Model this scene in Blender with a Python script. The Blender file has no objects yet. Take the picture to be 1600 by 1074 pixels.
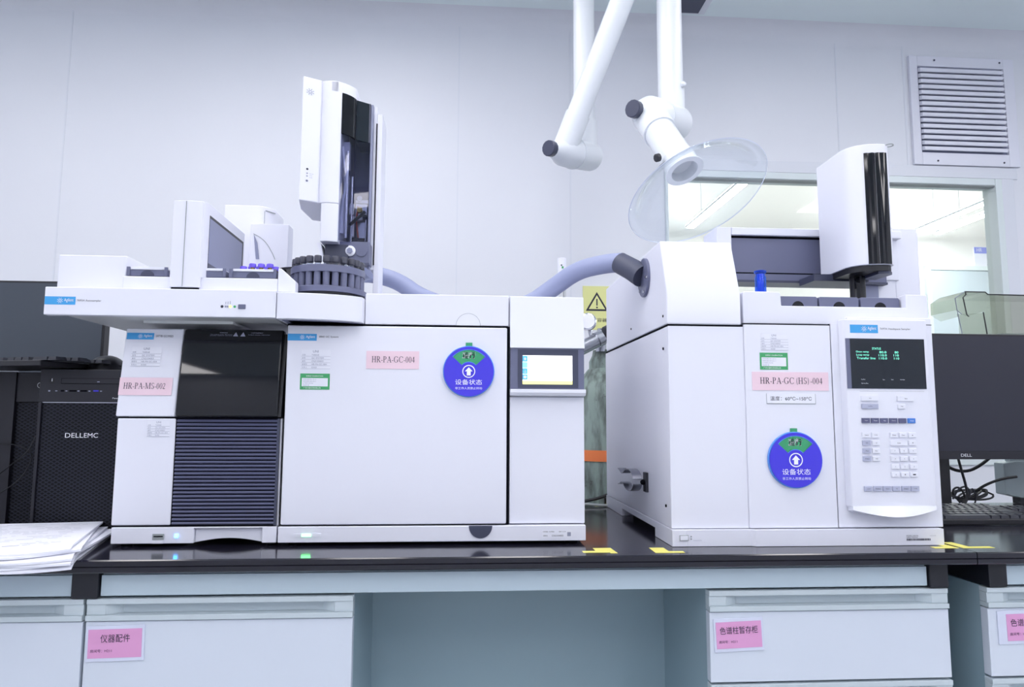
import bpy, bmesh, math, random
from mathutils import Vector, Matrix
random.seed(7)
S = bpy.context.scene
C = S.collection
PI = math.pi
R = math.radians

# ------------------------------------------------------------------ camera
cd = bpy.data.cameras.new('camera'); cam = bpy.data.objects.new('camera', cd); C.objects.link(cam)
yw, pt, rl = R(4.01675), R(6.0634), R(0.2683)
fw = Vector((math.sin(yw)*math.cos(pt), math.cos(yw)*math.cos(pt), math.sin(pt)))
rt = Vector((math.cos(yw), -math.sin(yw), 0)); up = rt.cross(fw)
rr = math.cos(rl)*rt + math.sin(rl)*up; uu = -math.sin(rl)*rt + math.cos(rl)*up
cam.matrix_world = Matrix(((rr.x, uu.x, -fw.x, 0), (rr.y, uu.y, -fw.y, 0), (rr.z, uu.z, -fw.z, 1.042), (0, 0, 0, 1)))
cd.sensor_width = 36; cd.lens = 36*1096.97/1600; cd.clip_start = 0.02
S.camera = cam
# ------------------------------------------------------------------ world, exposure
w = bpy.data.worlds.new('world'); S.world = w; w.use_nodes = True
w.node_tree.nodes['Background'].inputs[0].default_value = (0.85, 0.9, 1, 1)
w.node_tree.nodes['Background'].inputs[1].default_value = 0.6
S.view_settings.view_transform = 'Standard'; S.view_settings.look = 'None'
S.view_settings.exposure = 0.25; S.view_settings.gamma = 1.0
LAMP = 8.2        # strength of the ceiling lamp diffusers
LAMP_FAR = 34.0    # lamps of the room behind the window
LAMP_COL = (0.90, 0.955, 1.0)

# ------------------------------------------------------------------ materials
def lin(c):
    return tuple(((x/255)/12.92 if x/255 <= .04045 else ((x/255+.055)/1.055)**2.4) for x in c)
MT = {}
def mat(name, rgb, rough=.5, metal=0, spec=.5, emit=None, es=1, coat=0, bump=0, bscale=200, vary=0, vscale=3):
    m = bpy.data.materials.new(name); m.use_nodes = True; MT[name] = m
    nt = m.node_tree; b = nt.nodes['Principled BSDF']
    c = lin(rgb) + (1,)
    b.inputs['Base Color'].default_value = c
    b.inputs['Roughness'].default_value = rough; b.inputs['Metallic'].default_value = metal
    b.inputs['Specular IOR Level'].default_value = spec
    if coat: b.inputs['Coat Weight'].default_value = coat; b.inputs['Coat Roughness'].default_value = .03
    if emit: b.inputs['Emission Color'].default_value = lin(emit)+(1,); b.inputs['Emission Strength'].default_value = es
    tc = nt.nodes.new('ShaderNodeTexCoord')
    n = nt.nodes.new('ShaderNodeTexNoise'); nt.links.new(tc.outputs['Object'], n.inputs['Vector'])
    n.inputs['Detail'].default_value = 3
    if vary:
        n.inputs['Scale'].default_value = vscale
        mx = nt.nodes.new('ShaderNodeMix'); mx.data_type = 'RGBA'
        mx.inputs[6].default_value = tuple(x*(1-vary) for x in c[:3])+(1,); mx.inputs[7].default_value = tuple(min(1, x*(1+vary)) for x in c[:3])+(1,)
        nt.links.new(n.outputs['Fac'], mx.inputs[0]); nt.links.new(mx.outputs[2], b.inputs['Base Color'])
    if bump:
        n2 = nt.nodes.new('ShaderNodeTexNoise'); nt.links.new(tc.outputs['Object'], n2.inputs['Vector']); n2.inputs['Scale'].default_value = bscale
        bp = nt.nodes.new('ShaderNodeBump'); bp.inputs['Strength'].default_value = bump; bp.inputs['Distance'].default_value = .001
        nt.links.new(n2.outputs['Fac'], bp.inputs['Height']); nt.links.new(bp.outputs['Normal'], b.inputs['Normal'])
    return m
def clear(name, tint, refl=1.0, edge=None, edge_amt=0.0):
    """thin clear sheet: tinted see-through plus fresnel reflection"""
    m = bpy.data.materials.new(name); m.use_nodes = True; MT[name] = m; nt = m.node_tree; nt.nodes.clear()
    o = nt.nodes.new('ShaderNodeOutputMaterial'); t = nt.nodes.new('ShaderNodeBsdfTransparent'); t.inputs[0].default_value = lin(tint)+(1,)
    g = nt.nodes.new('ShaderNodeBsdfGlossy'); g.inputs['Roughness'].default_value = .02
    fr = nt.nodes.new('ShaderNodeLayerWeight'); fr.inputs[0].default_value = .5
    pw = nt.nodes.new('ShaderNodeMath'); pw.operation = 'POWER'; pw.inputs[1].default_value = 5
    mu = nt.nodes.new('ShaderNodeMath'); mu.operation = 'MULTIPLY_ADD'; mu.inputs[1].default_value = .6*refl; mu.inputs[2].default_value = .045*refl
    mx = nt.nodes.new('ShaderNodeMixShader'); nt.links.new(fr.outputs['Facing'], pw.inputs[0]); nt.links.new(pw.outputs[0], mu.inputs[0]); nt.links.new(mu.outputs[0], mx.inputs[0])
    last = t.outputs[0]
    if edge:
        d = nt.nodes.new('ShaderNodeBsdfDiffuse'); d.inputs[0].default_value = lin(edge)+(1,)
        lw = nt.nodes.new('ShaderNodeLayerWeight'); lw.inputs[0].default_value = .25
        m2 = nt.nodes.new('ShaderNodeMath'); m2.operation = 'MULTIPLY'; m2.inputs[1].default_value = edge_amt
        m3 = nt.nodes.new('ShaderNodeMixShader'); nt.links.new(lw.outputs['Facing'], m2.inputs[0]); nt.links.new(m2.outputs[0], m3.inputs[0])
        nt.links.new(t.outputs[0], m3.inputs[1]); nt.links.new(d.outputs[0], m3.inputs[2]); last = m3.outputs[0]
    nt.links.new(last, mx.inputs[1]); nt.links.new(g.outputs[0], mx.inputs[2]); nt.links.new(mx.outputs[0], o.inputs[0])
    return m

mat('wall', (227, 230, 239), .45, bump=.02, bscale=40)
mat('wall_far', (238, 237, 234), .6)
mat('ceiling', (236, 248, 252), .6, bump=.02, bscale=30)
mat('floor', (178, 182, 184), .35, vary=.06, vscale=2)
mat('room_dark', (70, 78, 95), .7)
mat('trim_white', (222, 226, 236), .35)
mat('frame_white', (220, 230, 233), .3)
mat('lamp', (255, 255, 255), .5, emit=(255, 252, 253), es=LAMP)
mat('lamp_far', (255, 255, 255), .5, emit=(250, 255, 255), es=LAMP_FAR)
mat('white', (228, 230, 243), .38, bump=.03, bscale=900)
mat('white_gloss', (232, 234, 246), .16)
mat('white_tube', (228, 233, 240), .3)
mat('slate', (104, 108, 136), .42, bump=.03, bscale=900)
mat('slate_light', (138, 143, 172), .42)
mat('slate_dark', (64, 68, 90), .35)
mat('black', (18, 19, 28), .4)
mat('black_matt', (24, 25, 34), .7, spec=.3)
mat('gap', (10, 11, 20), .9, spec=.1)
mat('black_gloss', (12, 14, 22), .05, spec=.42)
mat('display', (22, 30, 40), .06)
mat('rubber', (40, 42, 52), .55)
mat('grille', (88, 92, 122), .4)
mat('blue_badge', (62, 160, 226), .4)
mat('ink', (34, 34, 56), .6)
mat('ink_soft', (150, 154, 176), .6)
mat('ink_white', (240, 242, 250), .5)
mat('pink', (236, 208, 222), .4)
mat('pink_card', (222, 160, 208), .5)
mat('sleeve', (214, 220, 240), .15)
mat('green_label', (66, 164, 104), .45)
mat('paper', (232, 234, 246), .7)
mat('sticker_white', (232, 234, 246), .35)
mat('disc_blue', (70, 60, 222), .2)
mat('disc_rim', (88, 150, 240), .15)
mat('disc_green', (62, 160, 112), .3)
mat('steel', (190, 192, 200), .25, metal=1)
mat('steel_plate', (206, 209, 212), .4, metal=.25, vary=.05, vscale=8)
mat('chrome', (225, 225, 230), .1, metal=1)
mat('spring_steel', (150, 152, 162), .28, metal=1)
mat('bench', (24, 23, 36), .13, spec=.65, bump=.03, bscale=300, vary=.1, vscale=12)
mat('cabinet', (196, 208, 216), .4)
mat('cabinet_body', (156, 180, 192), .45)
mat('drawer', (212, 220, 234), .35)
mat('apron', (186, 203, 216), .4)
mat('leg_black', (20, 22, 33), .5)
mat('tape', (232, 224, 116), .5)
mat('purple_cap', (104, 84, 214), .4)
mat('black_cap', (58, 60, 76), .45)
mat('hose', (150, 158, 192), .5, bump=.15, bscale=25)
mat('hose_sleeve', (72, 76, 96), .55)
mat('orange', (255, 142, 84), .5)
mat('sign_yellow', (228, 230, 158), .5)
mat('brass', (150, 130, 70), .3, metal=1)
mat('red', (190, 60, 40), .5)
mat('pcblack', (20, 20, 28), .4)
mat('pcfront', (28, 28, 39), .45)
mat('monitor_screen', (34, 35, 50), .32, spec=.5)
mat('monitor_left', (58, 66, 78), .35, spec=.6)
mat('key_black', (44, 46, 56), .4)
mat('key_white', (230, 232, 244), .35)
mat('key_grey', (176, 180, 204), .4)
mat('key_dark', (92, 94, 128), .4)
mat('key_blue', (72, 128, 214), .4)
mat('screen_white', (255, 255, 255), .5, emit=(255, 255, 252), es=1.15)
mat('screen_yellow', (240, 236, 150), .5, emit=(240, 236, 130), es=.9)
mat('screen_blue', (70, 160, 220), .5, emit=(70, 160, 220), es=.8)
mat('screen_cyan', (120, 230, 250), .5, emit=(120, 230, 250), es=1)
mat('vfd', (120, 230, 200), .5, emit=(120, 235, 205), es=.9)
mat('led_green', (120, 255, 150), .4, emit=(110, 255, 140), es=7)
mat('led_blue', (100, 190, 255), .4, emit=(70, 160, 255), es=9)
mat('led_yellow', (230, 255, 120), .4, emit=(225, 255, 110), es=1.5)
mat('cable', (26, 27, 34), .4)
mat('cable_white', (206, 212, 212), .5)
mat('seam_fill', (150, 156, 160), .5)
mat('box_grey', (160, 174, 180), .4)
mat('sign_blue', (142, 150, 226), .5)
clear('glass', (252, 253, 252), .6)
clear('acrylic', (250, 252, 254), .9, edge=(236, 242, 248), edge_amt=.10)
clear('smoked', (224, 225, 216), .7, edge=(150, 160, 150), edge_amt=.2)
clear('glass_vial', (225, 230, 240), 1.0, edge=(235, 238, 245), edge_amt=.6)
clear('dark_glass', (218, 220, 232), .7)
clear('blue_clear', (110, 160, 250), 1.0, edge=(60, 140, 250), edge_amt=.9)

def nodes_cylinder():
    m = mat('cylinder_paint', (122, 144, 138), .6); nt = m.node_tree; b = nt.nodes['Principled BSDF']
    tc = nt.nodes.new('ShaderNodeTexCoord'); mp = nt.nodes.new('ShaderNodeMapping'); mp.inputs['Scale'].default_value = (1, 1, .22)
    nt.links.new(tc.outputs['Object'], mp.inputs[0])
    n1 = nt.nodes.new('ShaderNodeTexNoise'); n1.inputs['Scale'].default_value = 45; n1.inputs['Detail'].default_value = 8; nt.links.new(mp.outputs[0], n1.inputs['Vector'])
    n2 = nt.nodes.new('ShaderNodeTexNoise'); n2.inputs['Scale'].default_value = 16; n2.inputs['Detail'].default_value = 10; n2.inputs['Roughness'].default_value = .75
    nt.links.new(tc.outputs['Object'], n2.inputs['Vector'])
    r1 = nt.nodes.new('ShaderNodeValToRGB'); r1.color_ramp.elements[0].position = .36; r1.color_ramp.elements[0].color = lin((98, 108, 104))+(1,)
    r1.color_ramp.elements[1].position = .56; r1.color_ramp.elements[1].color = lin((148, 166, 160))+(1,); nt.links.new(n1.outputs['Fac'], r1.inputs[0])
    r2 = nt.nodes.new('ShaderNodeValToRGB'); r2.color_ramp.elements[0].position = .60; r2.color_ramp.elements[0].color = (0, 0, 0, 1)
    r2.color_ramp.elements[1].position = .66; r2.color_ramp.elements[1].color = (1, 1, 1, 1); nt.links.new(n2.outputs['Fac'], r2.inputs[0])
    mx = nt.nodes.new('ShaderNodeMix'); mx.data_type = 'RGBA'; mx.inputs[7].default_value = lin((70, 68, 66))+(1,)
    nt.links.new(r2.outputs[0], mx.inputs[0]); nt.links.new(r1.outputs[0], mx.inputs[6]); nt.links.new(mx.outputs[2], b.inputs['Base Color'])
nodes_cylinder()
def nodes_mesh():
    """diamond perforated steel front"""
    m = mat('perforated', (60, 62, 78), .45, metal=.3, spec=.3); nt = m.node_tree; b = nt.nodes['Principled BSDF']
    tc = nt.nodes.new('ShaderNodeTexCoord'); sx = nt.nodes.new('ShaderNodeSeparateXYZ'); nt.links.new(tc.outputs['Object'], sx.inputs[0])
    def mth(op, a, bb):
        n = nt.nodes.new('ShaderNodeMath'); n.operation = op
        for i, q in enumerate((a, bb)):
            if q is None: continue
            if isinstance(q, (int, float)): n.inputs[i].default_value = q
            else: nt.links.new(q, n.inputs[i])
        return n.outputs[0]
    xs = mth('MULTIPLY', sx.outputs[0], 1/.0125); zs = mth('MULTIPLY', sx.outputs[2], 1/.0076)
    u = mth('FRACT', mth('ADD', xs, zs), None); v = mth('FRACT', mth('SUBTRACT', xs, zs), None)
    e = mth('MAXIMUM', mth('ABSOLUTE', mth('SUBTRACT', u, .5), None), mth('ABSOLUTE', mth('SUBTRACT', v, .5), None))
    g = mth('GREATER_THAN', e, .33)
    mx = nt.nodes.new('ShaderNodeMix'); mx.data_type = 'RGBA'; mx.inputs[6].default_value = lin((6, 7, 14))+(1,); mx.inputs[7].default_value = lin((36, 38, 50))+(1,)
    nt.links.new(g, mx.inputs[0]); nt.links.new(mx.outputs[2], b.inputs['Base Color'])
    bp = nt.nodes.new('ShaderNodeBump'); bp.inputs['Strength'].default_value = .6; bp.inputs['Distance'].default_value = .002
    nt.links.new(e, bp.inputs['Height']); nt.links.new(bp.outputs['Normal'], b.inputs['Normal'])
nodes_mesh()

# ------------------------------------------------------------------ mesh builder
_TXT = {}
def text_geo(s):
    if s in _TXT: return _TXT[s]
    cu = bpy.data.curves.new('t', 'FONT'); cu.body = s; cu.size = 1; cu.resolution_u = 4
    o = bpy.data.objects.new('t', cu); C.objects.link(o)
    dg = bpy.context.evaluated_depsgraph_get(); dg.update()
    me = bpy.data.meshes.new_from_object(o.evaluated_get(dg))
    vs = [(v.co.x, v.co.y) for v in me.vertices]; fs = [tuple(p.vertices) for p in me.polygons]
    bpy.data.objects.remove(o); bpy.data.curves.remove(cu); bpy.data.meshes.remove(me)
    xs = [a for a, _ in vs] or [0, 1]; ys = [b for _, b in vs] or [0, 1]
    _TXT[s] = (vs, fs, min(xs), max(xs), min(ys), max(ys)); return _TXT[s]

class G:
    def __init__(s, m='white'):
        s.v = []; s.f = []; s.mi = []; s.ms = []; s.T = None; s.m(m)
    def m(s, name):
        if name not in s.ms: s.ms.append(name)
        s.cur = s.ms.index(name); return s
    def add(s, vs, fs):
        k = len(s.v)
        if s.T: vs = [s.T(Vector(p)) for p in vs]
        s.v += [tuple(p) for p in vs]
        for f in fs: s.f.append(tuple(i+k for i in f)); s.mi.append(s.cur)
        return s
    def box(s, x0, x1, y0, y1, z0, z1):
        return s.add([(x0,y0,z0),(x1,y0,z0),(x1,y1,z0),(x0,y1,z0),(x0,y0,z1),(x1,y0,z1),(x1,y1,z1),(x0,y1,z1)],
                     [(3,2,1,0),(4,5,6,7),(0,1,5,4),(1,2,6,5),(2,3,7,6),(3,0,4,7)])
    def prism(s, pts, ax, a, b):
        n = len(pts)
        def P(p, t): return {'x': (t, p[0], p[1]), 'y': (p[0], t, p[1]), 'z': (p[0], p[1], t)}[ax]
        return s.add([P(p, a) for p in pts]+[P(p, b) for p in pts],
                     [tuple(range(n)), tuple(range(2*n-1, n-1, -1))]+[(i, (i+1) % n, (i+1) % n+n, i+n) for i in range(n)])
    def face(s, pts): return s.add(pts, [tuple(range(len(pts)))])
    def lathe(s, prof, p0, d, n=32, close=True):
        p0 = Vector(p0); d = Vector(d).normalized()
        a = d.orthogonal().normalized(); b = d.cross(a)
        vs = []; fs = []
        for r, t in prof:
            for i in range(n):
                th = 2*PI*i/n; vs.append(p0+d*t+(a*math.cos(th)+b*math.sin(th))*r)
        for j in range(len(prof)-1):
            for i in range(n): fs.append((j*n+i, j*n+(i+1) % n, (j+1)*n+(i+1) % n, (j+1)*n+i))
        if close:
            if prof[0][0] > 1e-6: fs.append(tuple(range(n-1, -1, -1)))
            if prof[-1][0] > 1e-6: fs.append(tuple((len(prof)-1)*n+i for i in range(n)))
        return s.add(vs, fs)
    def cyl(s, p0, p1, r, r1=None, n=24, c=0):
        p0 = Vector(p0); p1 = Vector(p1); L = (p1-p0).length; r1 = r if r1 is None else r1
        prof = [(r, 0), (r1, L)] if not c else [(r-c, 0), (r, c), (r1, L-c), (r1-c, L)]
        return s.lathe(prof, p0, p1-p0, n)
    def ring(s, p0, d, r, ri, t, n=32):
        return s.lathe([(ri, 0), (r, 0), (r, t), (ri, t), (ri, 0)], p0, d, n, close=False)
    def ball(s, c, r, sc=(1, 1, 1), n=20):
        vs = []; fs = []; m = n//2
        for j in range(m+1):
            ph = PI*j/m
            for i in range(n):
                th = 2*PI*i/n; vs.append((c[0]+r*sc[0]*math.sin(ph)*math.cos(th), c[1]+r*sc[1]*math.sin(ph)*math.sin(th), c[2]+r*sc[2]*math.cos(ph)))
        for j in range(m):
            for i in range(n): fs.append((j*n+i, j*n+(i+1) % n, (j+1)*n+(i+1) % n, (j+1)*n+i))
        return s.add(vs, fs)
    def tube(s, path, r, n=12, sm=0):
        P = [Vector(p) for p in path]
        for _ in range(sm):
            Q = [P[0]]
            for i in range(len(P)-1): Q += [P[i]*.75+P[i+1]*.25, P[i]*.25+P[i+1]*.75]
            P = Q+[P[-1]]
        k = len(P); rs = r if isinstance(r, (list, tuple)) else [r]*k
        T = [(P[min(i+1, k-1)]-P[max(i-1, 0)]).normalized() for i in range(k)]
        a = T[0].orthogonal().normalized(); vs = []; fs = []
        for i in range(k):
            a = (a-T[i]*a.dot(T[i])).normalized(); b = T[i].cross(a)
            for j in range(n):
                th = 2*PI*j/n; vs.append(P[i]+(a*math.cos(th)+b*math.sin(th))*rs[i])
        for i in range(k-1):
            for j in range(n): fs.append((i*n+j, i*n+(j+1) % n, (i+1)*n+(j+1) % n, (i+1)*n+j))
        fs += [tuple(range(n-1, -1, -1)), tuple((k-1)*n+j for j in range(n))]
        return s.add(vs, fs)
    def text(s, t, x, z, h, y, w=None, al='l'):
        """lettering facing the front (-Y); x,z = left/centre and bottom, h = glyph height, w = total width"""
        vs, fs, x0, x1, z0, z1 = text_geo(t); k = h/max(z1-z0, 1e-6); kx = k if w is None else w/max(x1-x0, 1e-6)
        ox = {'l': x, 'c': x-(x1-x0)*kx/2, 'r': x-(x1-x0)*kx}[al]
        return s.add([(ox+(a-x0)*kx, y, z+(b-z0)*k) for a, b in vs], fs)
    def disc(s, x, z, r, y, n=32, ri=0, a0=0, a1=2*PI):
        full = abs(a1-a0-2*PI) < 1e-6; k = n if full else n+1; vs = []; fs = []
        A = [a0+(a1-a0)*i/n for i in range(k)]
        if ri == 0 and full: return s.face([(x+r*math.cos(a), y, z+r*math.sin(a)) for a in A])
        for a in A: vs += [(x+r*math.cos(a), y, z+r*math.sin(a)), (x+ri*math.cos(a), y, z+ri*math.sin(a))]
        for i in range(n): j = (i+1) % k; fs.append((2*i, 2*j, 2*j+1, 2*i+1))
        return s.add(vs, fs)
    def rect(s, x0, x1, z0, z1, y): return s.face([(x0, y, z0), (x1, y, z0), (x1, y, z1), (x0, y, z1)])
    def build(s, name, parent=None, label=None, cat=None, group=None, kind=None, bev=0, origin=None):
        me = bpy.data.meshes.new(name)
        if parent is not None: o0 = WL[parent.name]
        else: o0 = Vector((0, 0, 0))
        if origin is not None: loc = Vector(origin)
        elif parent is not None and not (cat or kind): loc = Vector(o0)
        else:
            xs, ys, zs = zip(*s.v); loc = Vector(((min(xs)+max(xs))/2, (min(ys)+max(ys))/2, min(zs)))
        me.from_pydata([tuple(Vector(p)-loc) for p in s.v], [], s.f)
        for n in s.ms: me.materials.append(MT[n])
        me.polygons.foreach_set('material_index', s.mi)
        bm = bmesh.new(); bm.from_mesh(me); bmesh.ops.recalc_face_normals(bm, faces=bm.faces); bm.to_mesh(me); bm.free()
        me.shade_smooth(); me.set_sharp_from_angle(angle=R(32))
        o = bpy.data.objects.new(name, me); C.objects.link(o); o.location = loc-o0
        if parent is not None: o.parent = parent
        WL[o.name] = loc
        if label: o['label'] = label
        if cat: o['category'] = cat
        if group: o['group'] = group
        if kind: o['kind'] = kind
        if bev:
            b = o.modifiers.new('bevel', 'BEVEL'); b.width = bev; b.segments = 2; b.limit_method = 'ANGLE'; b.angle_limit = R(40); b.harden_normals = True
        return o
WL = {}
def root(name, loc, label, cat, group=None):
    o = bpy.data.objects.new(name, None); C.objects.link(o); o.location = loc; o.empty_display_size = .05
    o['label'] = label; o['category'] = cat
    if group: o['group'] = group
    WL[o.name] = Vector(loc); return o
def rotz(cx, cy, a):
    ca, sa = math.cos(a), math.sin(a)
    return lambda p: Vector((cx+(p.x-cx)*ca-(p.y-cy)*sa, cy+(p.x-cx)*sa+(p.y-cy)*ca, p.z))

# serif capitals for the typed name cards -------------------------------------------------
def serif(g, s, x, z, h, y, w):
    polys = []; pen = 0
    def q(*p): polys.append([(pen+a, b) for a, b in p])
    def bar(x0, x1, y0, y1): q((x0, y0), (x1, y0), (x1, y1), (x0, y1))
    def stem(xc, t=.13, y0=0, y1=1, sf=.09):
        bar(xc-t/2, xc+t/2, y0, y1)
        if y0 == 0: bar(xc-t/2-sf, xc+t/2+sf, 0, .045)
        if y1 == 1: bar(xc-t/2-sf, xc+t/2+sf, .955, 1)
    def arc(cx, cy, rx, ry, tx, ty, a0, a1, n=20):
        for i in range(n):
            A = R(a0+(a1-a0)*i/n); B = R(a0+(a1-a0)*(i+1)/n)
            q((cx+rx*math.cos(A), cy+ry*math.sin(A)), (cx+rx*math.cos(B), cy+ry*math.sin(B)),
              (cx+(rx-tx)*math.cos(B), cy+(ry-ty)*math.sin(B)), (cx+(rx-tx)*math.cos(A), cy+(ry-ty)*math.sin(A)))
    def slant(x0, y0, x1, y1, t): q((x0-t/2, y0), (x0+t/2, y0), (x1+t/2, y1), (x1-t/2, y1))
    for c in s:
        if c == 'H': stem(.2); stem(.72); bar(.2, .72, .48, .53); pen += .95
        elif c in 'PR':
            stem(.2); bar(.2, .42, .955, 1); bar(.2, .42, .47, .515); arc(.4, .7375, .26, .2675, .13, .05, -90, 90)
            if c == 'R': slant(.40, .48, .72, 0, .15); bar(.62, .86, 0, .045); pen += .9
            else: pen += .76
        elif c == 'A': slant(.14, 0, .44, 1, .05); slant(.76, 0, .44, 1, .14); bar(.25, .66, .32, .365); bar(.02, .28, 0, .045); bar(.62, .92, 0, .045); pen += .94
        elif c == 'M': stem(.16, .05); stem(.98, .13); slant(.55, 0.02, .2, 1, .13); slant(.55, 0.02, .95, 1, .05); pen += 1.2
        elif c in 'GC':
            arc(.5, .5, .44, .52, .13, .045, 40, 320); slant(.82, .72, .84, .98, .035)
            if c == 'G': bar(.72, .85, .08, .42); bar(.62, .93, .4, .445)
            pen += 1.0 if c == 'G' else .95
        elif c == 'S': arc(.34, .745, .24, .265, .1, .05, 30, 270); arc(.34, .26, .26, .27, .12, .05, -150, 90); slant(.56, .72, .56, .98, .035); slant(.09, .02, .09, .3, .035); pen += .7
        elif c == '0': arc(.3, .48, .25, .5, .11, .035, 0, 360, 28); pen += .62
        elif c == '4': bar(.36, .47, 0, .97); bar(.04, .56, .25, .32); slant(.06, .28, .42, .97, .05); pen += .62
        elif c == '2': arc(.29, .72, .22, .25, .1, .05, 0, 170); slant(.1, .03, .47, .7, .09); bar(.06, .52, 0, .09); pen += .62
        elif c == '-': bar(.05, .32, .28, .36); pen += .38
        elif c == '(': pen += .22; arc(.42, .42, .26, .62, .08, .06, 112, 248); pen += .44
        elif c == ')': arc(.02, .42, .26, .62, .08, .06, -68, 68); pen += .56
        else: pen += .3
    k = w/pen
    for p in polys: g.add([(x+a*k, y, z+b*h) for a, b in p], [tuple(range(len(p)))])

def badge(g, x0, x1, z0, z1, y):
    """blue maker's badge with a spark emblem and word"""
    H = z1-z0; W = x1-x0
    g.m('blue_badge').rect(x0, x1, z0, z1, y); g.m('ink_white')
    spark(g, x0+W*.50, (z0+z1)/2, H*.36, y-.0003)
    g.text('Agilent', x0+W*.63, z0+H*.28, H*.5, y-.0003, w=W*.31)
def spark(g, cx, cz, r, y):
    g.disc(cx, cz, r*.42, y, 16, ri=r*.28)
    for i in range(8):
        a = R(22.5+i*45); ca, sa = math.cos(a), math.sin(a); t = r*.07
        g.face([(cx+r*.52*ca-t*sa, y, cz+r*.52*sa+t*ca), (cx+r*.52*ca+t*sa, y, cz+r*.52*sa-t*ca), (cx+r*ca+t*sa, y, cz+r*sa-t*ca), (cx+r*ca-t*sa, y, cz+r*sa+t*ca)])
def info_sticker(x0, x1, z0, z1, y, parent, T=None):
    g = G('sticker_white'); g.T = T; g.rect(x0, x1, z0, z1, y-.0004); W = x1-x0; H = z1-z0
    g.m('ink_soft'); g.text('UNI', x0+W*.4, z1-H*.16, H*.12, y-.0008)
    rows = [('名称', '气相色谱'), ('型号', 'GC SYSTEM'), ('编号', 'CN2104003'), ('管理号', 'HR-PA-GC-004'), ('负责人', '检测部')]
    for i, (a, b) in enumerate(rows):
        zz = z1-H*(.2+.16*(i+1)); g.rect(x0, x1, zz, zz+.0004, y-.0007)
        g.text(a, x0+W*.03, zz+H*.035, H*.085, y-.0008); g.text(b, x0+W*.36, zz+H*.035, H*.085, y-.0008)
    return g.build('information_sticker', parent)
def green_sticker(x0, x1, z0, z1, y, parent):
    g = G('green_label'); W = x1-x0; H = z1-z0; g.rect(x0, x1, z0, z1, y-.0005)
    g.m('sticker_white').rect(x0+W*.06, x1-W*.06, z0+H*.2, z0+H*.72, y-.0008)
    g.m('ink_white').text('合格证 CALIBRATION', x0+W*.2, z0+H*.8, H*.1, y-.0009); g.text('广州计量检测有限公司', x0+W*.12, z0+H*.05, H*.1, y-.0009)
    g.m('ink_soft')
    for i in range(4): g.text(['校准日期 2021-04-12', '有效日期 2023-04-11', '证书编号 J2021040', '校准员 张'][i], x0+W*.1, z0+H*(.6-.125*i), H*.085, y-.0009)
    return g.build('calibration_sticker', parent, label='green and white calibration sticker')
def name_card(s, x0, x1, z0, z1, y, parent, T=None, tx=(.12, .88)):
    g = G('pink'); g.T = T; g.box(x0, x1, y-.0008, y, z0, z1); W = x1-x0; H = z1-z0
    g.m('ink'); serif(g, s, x0+W*tx[0], z0+H*.36, H*.34, y-.0011, W*(tx[1]-tx[0]))
    return g.build('name_card', parent, label='pale pink name card reading '+s)

# ================================================================== THE ROOM
def struct(g, name, bev=0, parent=None, **k): return g.build(name, parent, kind='structure' if parent is None else None, bev=bev, **k)
struct(G('floor').box(-3.2, 6.2, -3.0, 6.0, -.1, 0), 'floor')
struct(G('ceiling').box(-3.2, 3.6, -3.0, 2.86, 2.73, 2.8), 'ceiling')
g = G('wall')
WX0, WX1, WZ0, WZ1 = .834, 2.318, .857, 2.082
g.box(-3.2, WX0, 2.8, 2.86, 0, 2.73).box(WX1, 3.6, 2.8, 2.86, 0, 2.73).box(WX0, WX1, 2.8, 2.86, 0, WZ0).box(WX0, WX1, 2.8, 2.86, WZ1, 2.73)
struct(g, 'wall_back')
struct(G('wall').box(-3.26, -3.2, -3.0, 2.86, 0, 2.73), 'wall_left')
struct(G('wall').box(3.54, 3.6, -3.0, 2.8, 0, 2.73), 'wall_right')
g = G('wall').box(-3.2, 3.6, -3.06, -3.0, 0, 2.73)
struct(g, 'wall_front')
# wall panel joints and ceiling cove
for i, (x, z0, z1) in enumerate(((-1.588, 0, 2.69), (-.03, 0, 2.69), (.437, 0, 2.69), (1.60, 2.13, 2.69), (1.905, 2.13, 2.69))):
    struct(G('trim_white').box(x-.003, x+.003, 2.7985, 2.8, z0, z1), 'trim_%d' % (i+1))
cv = [(2.8, 2.66)]+[(2.73+.07*math.cos(a), 2.66+.07*math.sin(a)) for a in [R(t*9) for t in range(11)]]+[(2.8, 2.73)]
struct(G('wall').prism(cv, 'x', -3.2, 3.54), 'trim_6')
# the window to the next room
g = G('frame_white'); f = .034
g.box(WX0, WX0+.012, 2.79, 2.87, WZ0, WZ1).box(WX1-.03, WX1, 2.79, 2.87, WZ0, WZ1).box(WX0+.0125, WX1-.0305, 2.791, 2.87, WZ1-.03, WZ1).box(WX0+.0125, WX1-.0305, 2.791, 2.87, WZ0, WZ0+.03)
win = g.build('window_1', kind='structure', bev=.003)
G('glass').box(WX0+.01, WX1-.02, 2.835, 2.841, WZ0+.02, WZ1-.02).build('pane', win)
g = G('trim_white'); g.box(WX0-.01, WX1+.075, 2.792, 2.8, WZ1, WZ1+.05).box(WX1, WX1+.055, 2.792, 2.8, WZ0, WZ1)
g.build('casing', win, bev=.002)
G('seam_fill').box(WX0+.0125, WX1-.0305, 2.795, 2.83, WZ1-.034, WZ1-.0302).build('seal', win)
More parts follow.
